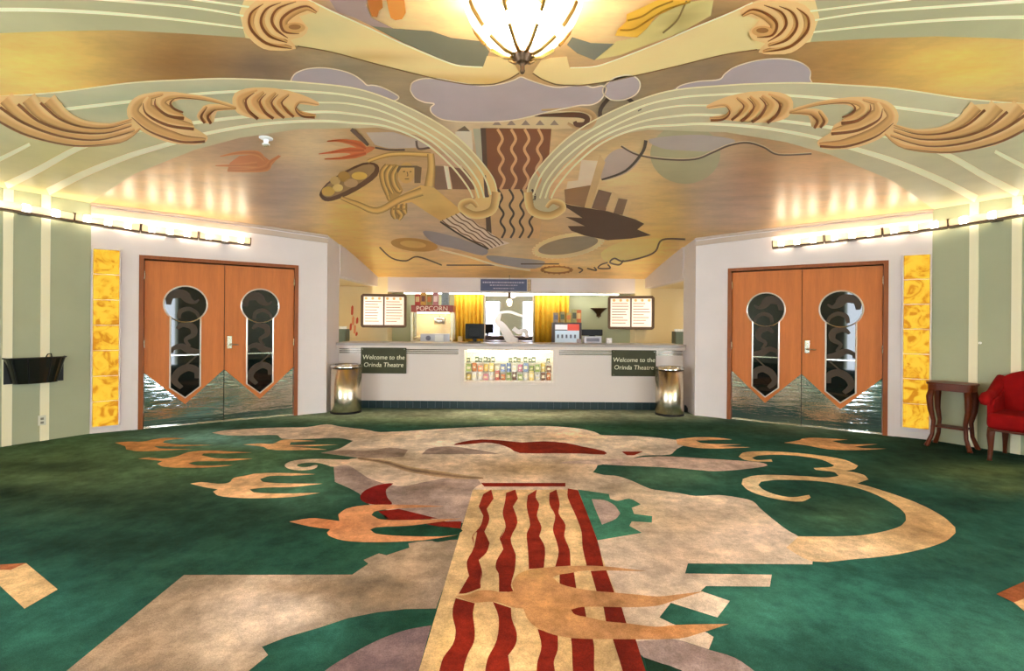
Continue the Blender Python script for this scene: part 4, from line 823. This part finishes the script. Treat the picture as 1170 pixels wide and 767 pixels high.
# ================================================================ BEHIND THE COUNTER
t = thing('back_counter', 'plain back counter carrying the snack machines', 'counter', (0, 0, 0))
bx('carcass', panelm, t, -2.6, 2.6, 9.62, 10.18, 0, .96); bx('worktop', topm, t, -2.6, 2.6, 9.58, 10.19, .96, 1.0, bevel=.006)
for k in range(6): bx('cupboard_door', panelm, t, -2.58+k*.865, -2.58+k*.865+.84, 9.6, 9.62, .1, .92, bevel=.004)
for sgn, w_ in ((-1, 'left'), (1, 'right')):
    t = thing('side_counter', f'low counter in the {w_} nook behind the post', 'counter', (sgn*3.45, 9.8, 0)); bx('carcass', panelm, t, -.5, .5, -.3, .35, 0, .96); bx('worktop', topm, t, -.52, .52, -.33, .37, .96, 1.0, bevel=.005)
# curtains
yc = mat('yellow_curtain_cloth', srgb(236, 190, 56), .7, noise=(12, .08))
def curtain(x0, x1, lab):
    t = thing('curtain', lab, 'curtain', ((x0+x1)/2, 10.43, 1.0), 0, 'yellow curtains behind the counter'); V = []; n = 72; hw = (x1-x0)/2
    for i in range(n+1):
        x = -hw+2*hw*i/n
        for z, am in ((.0, .045), (.5, .04), (.98, .03), (1.03, .025)): V.append((x, am*math.sin(i/n*2*PI*7)+.012*math.sin(i*.7), z))
    o = MB().add(V, [(i*4+j, i*4+4+j, i*4+5+j, i*4+1+j) for i in range(n) for j in range(3)]).build('cloth', yc, t, smooth=True)
    s_ = o.modifiers.new('thick', 'SOLIDIFY'); s_.thickness = .006
    MB().tube([(-hw-.01, 0, 1.045), (hw+.01, 0, 1.045)], .012, 8).build('rod', bronze, t)
curtain(at(519, 360, 10.43).x, at(552, 360, 10.43).x, 'yellow pleated curtain beside the popcorn machine'); curtain(at(611, 360, 10.43).x, at(650, 360, 10.43).x, 'yellow pleated curtain behind the drinks machine')
# etched mirror between the curtains
xa, xb = at(553, 360, 10.56).x, at(610, 360, 10.56).x
t = thing('wall_mirror', 'tall etched mirror between the two yellow curtains', 'mirror', ((xa+xb)/2, 10.59, 1.0)); hw = (xb-xa)/2
bx('mirror_glass', mat('mirror_silver', srgb(206, 200, 212), .02, 1), t, -hw+.02, hw-.02, -.03, 0, .0, 1.04); MB().box(-hw, -hw+.03, -.045, 0, 0, 1.05).box(hw-.03, hw, -.045, 0, 0, 1.05).box(-hw+.03, hw-.03, -.045, 0, 1.03, 1.055).build('frame', mat('pale_frame', srgb(226, 214, 196), .4), t)
fro = mat('frosted_etching', srgb(240, 236, 236), .6)
for pts, wl in (([(-.2, .62), (-.25, .45), (-.15, .35), (-.05, .2), (.05, .05), (.2, .02)], [.08, .14, .18, .22, .12]), ([(-.2, .64), (0, .66), (.2, .6), (.36, .55)], [.05, .06, .06, .03]), ([(.1, .3), (.22, .22), (.36, .25), (.4, .1)], [.1, .1, .12, .08])):
    vs, fs = flat_ribbon(pts, wl, -.034, -.0305); MB().add(vs, fs).build('etched_figure', fro, t)
# small pendant
P = at(582, 338, 10.0); t = thing('pendant_lamp', 'small black pendant lamp hanging before the etched mirror', 'lamp', (P.x, 10.0, zc(10.0)))
zz = P.z-zc(10.0)
MB().tube([(0, 0, 0), (0, 0, zz+.05)], .005, 6).build('cord', blackm, t); MB().lathe([(0, zz+.07), (.03, zz+.06), (.034, zz-.06), (0, zz-.06)], 14).build('socket', bronze, t); MB().lathe([(0, zz-.06), (.05, zz-.09), (.06, zz-.13), (.04, zz-.17), (0, zz-.185)], 16).build('bulb', mat('pendant_bulb', (1, .9, .7), .4, emit=(1, .8, .5), estr=2), t, smooth=True)
# blue header sign
xa, xb = at(549, 326, 10.18).x, at(602, 326, 10.18).x; t = thing('blue_sign', 'dark blue lettered sign on the bulkhead above the mirror', 'sign', ((xa+xb)/2, 10.17, 2.09)); hw = (xb-xa)/2
bx('board', mat('navy_board', srgb(52, 58, 92), .4), t, -hw, hw, 0, .029, 0, .25, bevel=.004)
ink2 = mat('faint_lettering', srgb(170, 160, 180), .5); random.seed(3)
for z, hh, mg in ((.18, .03, .05), (.12, .022, .2), (.055, .018, .27)):
    x = -hw+mg
    while x < hw-mg:
        l = random.uniform(.02, .05); bx('lettering', ink2, t, x, min(x+l, hw-mg), -.003, 0, z-hh/2, z+hh/2); x += l+.014
t = thing('poster', 'narrow picture card beside the blue sign', 'card', (xb+.045, 10.17, 2.09)); bx('card', mat('card_tan', srgb(190, 160, 120), .6, noise=(20, .4)), t, -.035, .035, .01, .029, 0, .25)
bx('border', bronze, t, .035, .042, .008, .029, 0, .25)
# menu light boxes
menu = mat('menu_light', (1, .9, .8), .5, emit=srgb(255, 226, 190), estr=.14); mink = mat('menu_print', srgb(150, 116, 84), .6)
for px0, px1, yw, rz, lab in ((412, 463, 9.95, math.radians(10), 'lit menu board in a dark frame left of the popcorn machine'), (696, 748, 9.95, math.radians(-10), 'lit menu board in a dark frame right of the wall sconce')):
    xm = at((px0+px1)/2, 355, yw).x; wd = (px1-px0)/FPX*yw; z1 = at(437, 336, yw).z; z0 = at(437, 374.5, yw).z
    t = thing('menu_board', lab, 'menu board', (xm, yw+.1, z0), rz, 'lit menu boards'); h = z1-z0; fw = .055
    bx('case', bronze, t, -wd/2+.01, wd/2-.01, -.06, .08, .01, h-.04, bevel=.01)
    bx('top_lamp', mat('menu_top_lamp', (1, .9, .7), .4, emit=(1, .86, .58), estr=1.1), t, -wd/2+.08, wd/2-.08, -.03, .07, h-.04, h-.032)  # hidden uplight added to brighten the alcove ceiling
    MB().prism([(-wd/2, .04), (-wd/2+.04, 0), (wd/2-.04, 0), (wd/2, .04), (wd/2, h-.04), (wd/2-.04, h), (-wd/2+.04, h), (-wd/2, h-.04)], -.085, -.06, [[(-wd/2+fw, fw), (wd/2-fw, fw), (wd/2-fw, h-fw), (-wd/2+fw, h-fw)]]).build('frame', bronze, t, bevel=.006)
    bx('mullion', bronze, t, -.015, .015, -.083, -.06, fw, h-fw)
    bx('bracket', bronze, t, -.1, .1, .08, .17, h*.3, h*.6)
    for q in (-1, 1):
        a, b = (-wd/2+fw, -.015) if q < 0 else (.015, wd/2-fw)
        p = bx('light_panel', menu, t, a, b, -.068, -.0605, fw, h-fw)
        for k in range(9):
            z = h-fw-.045-k*.058
            if k == 0:
                for i in range(3): MB().lathe([(0, -.0715), (.028, -.0715), (.028, -.068), (0, -.068)], 12).build('picture', mat('menu_picture', srgb(240, 196, 120), .5), p)
                for i, o in enumerate([c for c in p.children if c.name.startswith('picture')]):
                    o.rotation_euler = (-PI/2, 0, 0); o.location = (a+(b-a)*(i+.5)/3, -.14, z)
            else:
                l = (b-a)*random.uniform(.5, .85); bx('print_line', mink, p, a+.03, a+.03+l, -.0705, -.068, z-.007, z+.007)
# sconce
P = at(685, 352, 10.5); t = thing('wall_sconce', 'dark fan shaped wall sconce beside the right menu board', 'wall lamp', (P.x, BACKY-.002, P.z-.17))
V = []; n = 12
for i in range(n+1):
    a = PI+PI*i/n
    for r, z in ((.02, -.01), (.04, .03), (.09, .09), (.15, .14), (.185, .16), (.18, .17), (.03, .15)): V.append((r*math.cos(a), r*math.sin(a)*.6, z))
MB().add(V, [(i*7+j, i*7+7+j, i*7+8+j, i*7+1+j) for i in range(n) for j in range(6)]).build('shade', bronze, t, smooth=True); MB().lathe([(0, -.05), (.015, -.03), (.02, -.005), (0, 0)], 10, (0, -.025, 0)).build('finial', brass, t); bx('back_plate', bronze, t, -.05, .05, -.012, 0, -.02, .15)
# popcorn machine
xa, xb = at(472, 370, 9.9).x, at(519, 370, 9.9).x; wd = xb-xa; t = thing('popcorn_machine', 'glass popcorn machine with a red lettered header on the back counter', 'popcorn machine', ((xa+xb)/2, 9.9, 1.0)); hw = wd/2
rd = mat('popcorn_red', srgb(158, 62, 50), .4)
bx('base', steel, t, -hw, hw, -.22, .22, 0, .06); q = bx('header', rd, t, -hw, hw, -.22, .22, .62, .76, bevel=.006); text('lettering', 'POPCORN', .135, mat('header_lettering', srgb(246, 214, 190), .5), q, (0, -.2215, .69))
for x in (-hw+.02, hw-.02):
    for y in (-.2, .2): bx('post', steel, t, x-.02, x+.02, y-.02, y+.02, .06, .62)
pw = mat('case_back', srgb(246, 224, 170), .5); bx('back_panel', pw, t, -hw+.04, hw-.04, .17, .19, .06, .62)
bx('case_light', mat('popcorn_light', (1, .95, .8), .4, emit=(1, .85, .55), estr=3.5), t, -hw+.1, hw-.1, -.1, .0, .60, .619)
MB().lathe([(0, .0), (.12, .0), (.13, .12), (.10, .13), (0, .13)], 18, (.12, .02, .38)).build('kettle', chrome, t, smooth=True); MB().tube([(.12, .02, .51), (.12, .02, .62)], .012, 6).build('kettle_hanger', chrome, t)
V = []; n = 20; m_ = 8
for i in range(n+1):
    for j in range(m_+1): V.append((-hw+.05+(wd-.1)*i/n, -.15+.3*j/m_, .065+.13*math.exp(-((i/n-.35)/.35)**2)*(.4+.6*j/m_)+random.uniform(0, .025)))
pc = MB().add(V, [(i*(m_+1)+j, (i+1)*(m_+1)+j, (i+1)*(m_+1)+j+1, i*(m_+1)+j+1) for i in range(n) for j in range(m_)]).build('popcorn_heap', mat('popcorn', srgb(246, 228, 170), .9, bump=.8, bscale=60), t); pc['kind'] = 'stuff'
bx('front_glass', pane, t, -hw+.04, hw-.04, -.205, -.2, .06, .62)
# things standing before and on the popcorn machine
def carton(name, lab, cat, P, wd, dp, h, c, rz=0, group=None, stripe=None):
    t = thing(name, lab, cat, P, rz, group); bx('carton', mat('carton_%d_%d_%d' % c, srgb(*c), .5, noise=(25, .25)), t, -wd/2, wd/2, -dp/2, dp/2, 0, h, bevel=.004)
    if stripe: bx('print', mat('print_%d_%d_%d' % stripe, srgb(*stripe), .5), t, -wd*.36, wd*.36, -dp/2-.002, -dp/2, h*.3, h*.75)
    return t
z = 1.761
for k, (px, c, s, nm) in enumerate(((477.5, (186, 60, 40), (230, 200, 140), 'dark red'), (484, (206, 150, 60), (120, 60, 40), 'mustard'), (491, (150, 130, 66), (200, 110, 50), 'olive'), (498, (190, 120, 120), (236, 210, 200), 'rose'))):
    carton('popcorn_box', f'{nm} popcorn box standing on top of the popcorn machine', 'box', (at(px, 345, 9.9).x, 9.9, z), .105, .1, .24+.02*(k % 2), c, 0, 'popcorn boxes on the machine', s)
carton('storage_box', 'plain grey box standing on top of the popcorn machine', 'box', (at(509, 345, 9.9).x, 9.92, z), .15, .16, .26, (128, 138, 140))
P = at(496, 386, 9.5); t = thing('snack_warmer', 'low silver snack warmer before the popcorn machine', 'warmer', (P.x, 9.62, 1.0))
bx('body', mat('warmer_silver', srgb(186, 186, 196), .3, .3), t, -.29, .29, -.03, .045, .02, .19, bevel=.015); bx('door', white, t, .0, .17, -.038, -.03, .04, .17, bevel=.004); MB().tube([(-.13, -.03, .1), (-.13, -.042, .1)], .05, 16).build('dial', mat('dial_grey', srgb(110, 108, 126), .4), t)
for x in (-.25, .25): MB().tube([(x, .0, 0), (x, .0, .022)], .02, 10).build('foot', blackm, t)
# monitor on the counter
P = at(542.5, 380, 8.3); t = thing('till_screen', 'black till screen seen from behind on the concession counter', 'monitor', (P.x, 8.3, 1.075))
bx('screen', blackm, t, -.165, .165, -.02, .02, .06, .32, bevel=.012); bx('rear_bulge', blackm, t, -.11, .11, -.05, -.02, .09, .27, bevel=.012); bx('neck', blackm, t, -.03, .03, -.02, .03, .012, .09); bx('foot', blackm, t, -.11, .11, -.09, .1, 0, .014, bevel=.005)
carton('tip_box', 'small tan box beside the black till screen', 'box', (at(525.5, 386, 8.3).x, 8.35, 1.0755), .07, .06, .1, (188, 150, 90))
# drinks machine
xa, xb = at(631, 375, 9.85).x, at(663, 375, 9.85).x; wd = xb-xa; hw = wd/2; t = thing('drinks_machine', 'dark drinks dispenser with a red and white lit panel', 'drinks machine', ((xa+xb)/2, 9.85, 1.0))
bx('cabinet', mat('dispenser_dark', srgb(66, 52, 50), .4), t, -hw, hw, -.2, .22, 0, .43, bevel=.008)
bx('sign_panel', mat('dispenser_white', srgb(236, 226, 226), .4, emit=srgb(236, 226, 230), estr=.1), t, -hw+.04, -.0, -.208, -.2, .29, .39); bx('sign_panel', mat('dispenser_red', srgb(214, 72, 50), .4, emit=srgb(214, 66, 44), estr=.1), t, .0, hw-.05, -.208, -.2, .27, .40)
fp_ = bx('front_panel', mat('dispenser_blue', srgb(206, 222, 236), .3, emit=srgb(206, 222, 240), estr=.05), t, -hw+.04, hw-.05, -.206, -.2, .03, .27)
for k in range(5): bx('nozzle', mat('nozzle_grey', srgb(96, 104, 126), .4), t, -hw+.08+k*.085, -hw+.115+k*.085, -.235, -.206, .12, .19, bevel=.004)
bx('drip_tray', chrome, t, -hw+.05, hw-.06, -.27, -.2, .0, .03)
for k, (px, c, s, hh, nm) in enumerate(((635, (150, 132, 110), (110, 110, 120), .2, 'grey brown'), (642.5, (168, 150, 90), (90, 100, 60), .22, 'khaki'), (649.5, (206, 176, 80), (220, 130, 60), .2, 'yellow'), (656, (176, 170, 110), (80, 84, 60), .27, 'tall pale green'), (661, (206, 104, 56), (230, 190, 120), .26, 'orange'))):
    carton('snack_box', f'{nm} snack box standing on the drinks dispenser', 'box', (at(px, 360, 9.85).x, 9.85, 1.431), .1, .1, hh, c, 0, 'snack boxes on the drinks dispenser', s)
# cash register and its neighbours
P = at(676, 382, 8.35); t = thing('cash_register', 'grey cash register with a wide black display on the counter', 'cash register', (P.x, 8.32, 1.075))
bx('base', mat('register_grey', srgb(196, 194, 202), .4), t, -.15, .15, -.1, .12, .0, .12, bevel=.012); bx('display', blackm, t, -.18, .18, -.03, .03, .13, .235, bevel=.01); bx('stem', blackm, t, -.05, .05, -.015, .015, .11, .14); bx('keypad', mat('keypad_grey', srgb(120, 116, 128), .5), t, -.11, .11, -.106, -.099, .03, .09)
carton('receipt_box', 'small white box right of the cash register', 'box', (at(695, 386, 8.35).x, 8.3, 1.0755), .09, .09, .085, (226, 222, 218)); carton('receipt_box', 'small mauve box left of the cash register', 'box', (at(661, 386, 8.35).x, 8.3, 1.0755), .07, .09, .07, (168, 150, 152))
# nook clutter
def caddy(lab, px, pyt, c, sp):
    P = at(px, 385, 9.62); t = thing('cup_caddy', lab, 'caddy', (P.x, 9.62, 1.0)); h = at(px, pyt, 9.62).z-1.0
    m = mat('caddy_grey', srgb(*c), .5); MB().box(-.11, .11, .1, .115, 0, h).box(-.11, -.1, -.1, .1, 0, h).box(.1, .11, -.1, .1, 0, h).box(-.1, .1, -.115, -.1, 0, h).build('bin', m, t); bx('divider', m, t, -.1, .1, -.1, .1, h*.5, h*.52)
    for k in range(4): MB().lathe([(0, h*.53), (.02, h*.53), (.03, h+.05), (.027, h+.05), (0, h*.6)], 12, (-.07+k*.046, sp, 0)).build('cup', white, t)
caddy('dark green cup caddy in the left nook', 391, 376, (84, 92, 76), 0); caddy('dark grey cup caddy in the right nook', 776, 379, (92, 90, 78), 0)
t = thing('paper_garland', 'red paper garland hanging on the left nook wall', 'garland', (at(405, 365, 10.58).x, BACKY-.002, 1.1)); rp_ = mat('red_paper', srgb(206, 84, 56), .6); rp2 = mat('pale_red_paper', srgb(232, 150, 110), .6)
for k, (x, z, h, m) in enumerate(((-.06, .46, .22, rp_), (-.04, .24, .2, rp2), (.05, .27, .15, rp_), (-.09, .12, .17, rp_), (.0, .05, .2, rp2), (.04, .0, .1, rp_))):
    MB().prism([(x-.02, z+.02), (x, z), (x+.025, z+.03), (x+.03, z+h-.03), (x+.01, z+h), (x-.015, z+h-.04)], -.012, 0).build('pennant', m, t)
MB().tube([(-.05, -.006, .68), (-.04, -.006, .4), (.0, -.006, .1)], .003, 5).build('string', rp_, t)
# strip lamp added under the bulkhead to brighten the back counter
t = thing('strip_lamp', 'long strip lamp under the bulkhead over the back counter', 'lamp', (0, 10.28, 2.06))
bx('housing', white, t, -2.3, 2.3, -.04, .04, -.02, 0); bx('tube', mat('strip_tube', (1, .95, .85), .4, emit=(1, .93, .78), estr=5), t, -2.28, 2.28, -.025, .025, -.035, -.02)
# recessed lights added to the nooks to brighten them
for sgn, w_ in ((-1, 'left'), (1, 'right')):
    t = thing('downlight', f'round recessed light in the {w_} nook ceiling', 'ceiling light', (sgn*3.45, 9.1, 2.2))
    MB().lathe([(.07, -.001), (.1, -.001), (.1, -.01), (.07, -.01)], 20).build('ring', white, t); MB().lathe([(0, -.004), (.07, -.004), (.07, -.007), (0, -.007)], 20).build('lens', mat('downlight_lens', (1, .9, .7), .4, emit=(1, .86, .62), estr=65), t)

# ================================================================ SIDE FURNITURE
# red armchair against the right wall
chf = mat('red_velvet', srgb(138, 10, 10), .9, spec=.15, noise=(10, .12), bump=.2, bscale=120); chw = mat('chair_mahogany', srgb(84, 36, 14), .4, spec=.25, noise=(9, .15), stretch=(4, 4, .5))
t = thing('armchair', 'red velvet armchair with wooden legs against the green wall', 'armchair', (5.42, 4.97, 0), WGR.rz)
# local: -y faces the room
def cushion(name, x0, x1, y0, y1, z0, z1, m, sub=2, parent=t):
    o = MB().box(x0, x1, y0, y1, z0, z1).build(name, m, parent, smooth=True)
    b = o.modifiers.new('b', 'BEVEL'); b.width = min(x1-x0, y1-y0, z1-z0)*.32; b.segments = 4; return o
cushion('seat', -.31, .31, -.31, .28, .33, .50, chf)
bk = MB().prism(smooth_path([(-.30, .40), (-.31, .62), (-.30, .80), (-.22, .90), (0, .95), (.22, .90), (.30, .80), (.31, .62), (.30, .40)], 3), .20, .33).build('backrest', chf, t, bevel=.035)
for sgn in (-1, 1):
    V = []; n = 12
    o = MB().tube([(sgn*.30, .27, .84), (sgn*.325, .2, .76), (sgn*.335, .1, .69), (sgn*.335, -.02, .66), (sgn*.335, -.14, .655), (sgn*.335, -.21, .63), (sgn*.335, -.235, .58)], [.05, .05, .05, .05, .055, .05, .03], 12).build('armrest', chf, t, smooth=True)
    MB().prism([(-.22, .40), (.27, .40), (.27, .76), (.14, .70), (0, .655), (-.16, .64), (-.22, .58)], sgn*.30-.02, sgn*.30+.035).build('side_panel', chf, t, bevel=.012)
    s_ = [c for c in t.children if c.name.startswith('side_panel')][-1]
    for v in s_.data.vertices: v.co.x, v.co.y = v.co.y, v.co.x
    for yy, k in ((-.26, 1), (.27, -1)):
        MB().tube([(sgn*.27, yy, .35), (sgn*.275, yy-.015*k, .26), (sgn*.275, yy-.005*k, .14), (sgn*.28, yy-.02*k, .03), (sgn*.28, yy-.025*k, 0.001)], [.034, .032, .022, .018, .022], 10).build('leg', chw, t, smooth=True)
bx('seat_rail', chw, t, -.29, .29, -.30, .27, .315, .335, bevel=.006)
# side table
uT = WGR.pt(1088, 470)[0]
P = WGR.w(WGR.pt(1088, 470, .26)[0], .26); t = thing('side_table', 'mahogany side table with curved legs beside the amber glass blocks', 'side table', (P.x, P.y, 0), WGR.rz)
tw = mat('table_mahogany', srgb(92, 38, 14), .4, spec=.25, noise=(7, .15), stretch=(1, 4, 4)); th = .755
sq = lambda a, b, n=28, e=.45: [(a*math.copysign(abs(math.cos(2*PI*i/n))**e, math.cos(2*PI*i/n)), b*math.copysign(abs(math.sin(2*PI*i/n))**e, math.sin(2*PI*i/n))) for i in range(n)]
MB().plan(sq(.215, .18), th-.025, th).build('top', tw, t, bevel=.008); MB().plan(sq(.20, .165), th-.09, th-.025).build('apron', tw, t)
for sx in (-1, 1):
    for sy in (-1, 1):
        MB().tube([(sx*.155, sy*.11, th-.08), (sx*.17, sy*.13, th-.17), (sx*.165, sy*.115, th-.32), (sx*.14, sy*.10, .30), (sx*.15, sy*.11, .14), (sx*.185, sy*.14, .02), (sx*.195, sy*.15, .001)], [.03, .034, .028, .021, .019, .024, .026], 10).build('leg', tw, t, smooth=True)
bx('shelf', tw, t, -.14, .14, -.095, .095, .225, .245, bevel=.006)
# black wall basket
u = WGL.pt(39, 422)[0]; z0 = WGL.pt(39, 438, .1)[1]; z1 = WGL.pt(39, 409, .1)[1]; P = WGL.w(u, .014)
t = thing('wall_basket', 'black tapered wall basket hanging on the left green wall', 'basket', (P.x, P.y, z0), WGL.rz); h = z1-z0
V = []; n = 16
def half(w_, d_, z): return [(w_/2*math.cos(PI+PI*i/n), d_*math.copysign(abs(math.sin(PI+PI*i/n))**.55, -1), z) for i in range(n+1)]
for w_, d_, z in ((.38, .15, 0), (.42, .175, h*.33), (.46, .20, h*.66), (.51, .22, h), (.49, .205, h), (.44, .18, h*.6), (.37, .14, .015)): V += half(w_, d_, z)
k = n+1
o = MB().add(V, [(r*k+i, r*k+i+1, (r+1)*k+i+1, (r+1)*k+i) for r in range(6) for i in range(n)]+[tuple(range(n+1)), tuple(range(6*k, 7*k))]).build('body', mat('black_lacquer', srgb(22, 20, 20), .22, spec=.7), t)
MB().tube([(x, y, h) for x, y, z in half(.515, .222, h)], .008, 6).build('rim', blackm, t); bx('back_plate', blackm, t, -.25, .25, -.006, 0, 0, h)
for i in (3, 6, 10, 13):
    a, b = half(.385, .153, .005)[i], half(.515, .223, h-.005)[i]; MB().tube([a, b], .006, 6).build('rib', blackm, t)
MB().tube([(.09, -.03, h), (.1, -.05, h+.035), (.13, -.05, h+.04), (.14, -.03, h)], .006, 6).build('handle', blackm, t)
# socket on the left green wall
u, z = WGL.pt(47.5, 480); P = WGL.w(u, .013); t = thing('power_socket', 'pale power socket low on the left green wall', 'socket', (P.x, P.y, z-.06), WGL.rz); bx('plate', mat('socket_plate', srgb(206, 202, 180), .4), t, -.035, .035, -.008, 0, 0, .115, bevel=.003)
for zz in (.03, .075): bx('outlet', mat('socket_shadow', srgb(120, 116, 100), .5), t, -.014, .014, -.0095, -.008, zz-.012, zz+.014)  # outlets in a darker grey than the plate
# sprinkler on the ceiling
x, y = ce(304, 157); t = thing('sprinkler_head', 'small white sprinkler head under the left wave of the ceiling', 'sprinkler', (x, y, zc(y))); MB().lathe([(0, -.004), (.05, -.004), (.05, -.012), (.02, -.02), (.015, -.05), (.028, -.052), (.028, -.058), (0, -.058)], 16).build('body', white, t); bx('yoke', steel, t, -.02, .02, -.003, .003, -.075, -.056)
# little door bell button on the right green wall
u, z = WGR.pt(1120, 392); P = WGR.w(u, .0); t = thing('wall_button', 'tiny white button on the right green wall above the side table', 'button', (P.x, P.y, z), WGR.rz); MB().tube([(0, 0, 0), (0, -.012, 0)], .014, 12).build('plate', white, t); MB().tube([(0, -.012, 0), (0, -.017, 0)], .007, 10).build('push', steel, t)
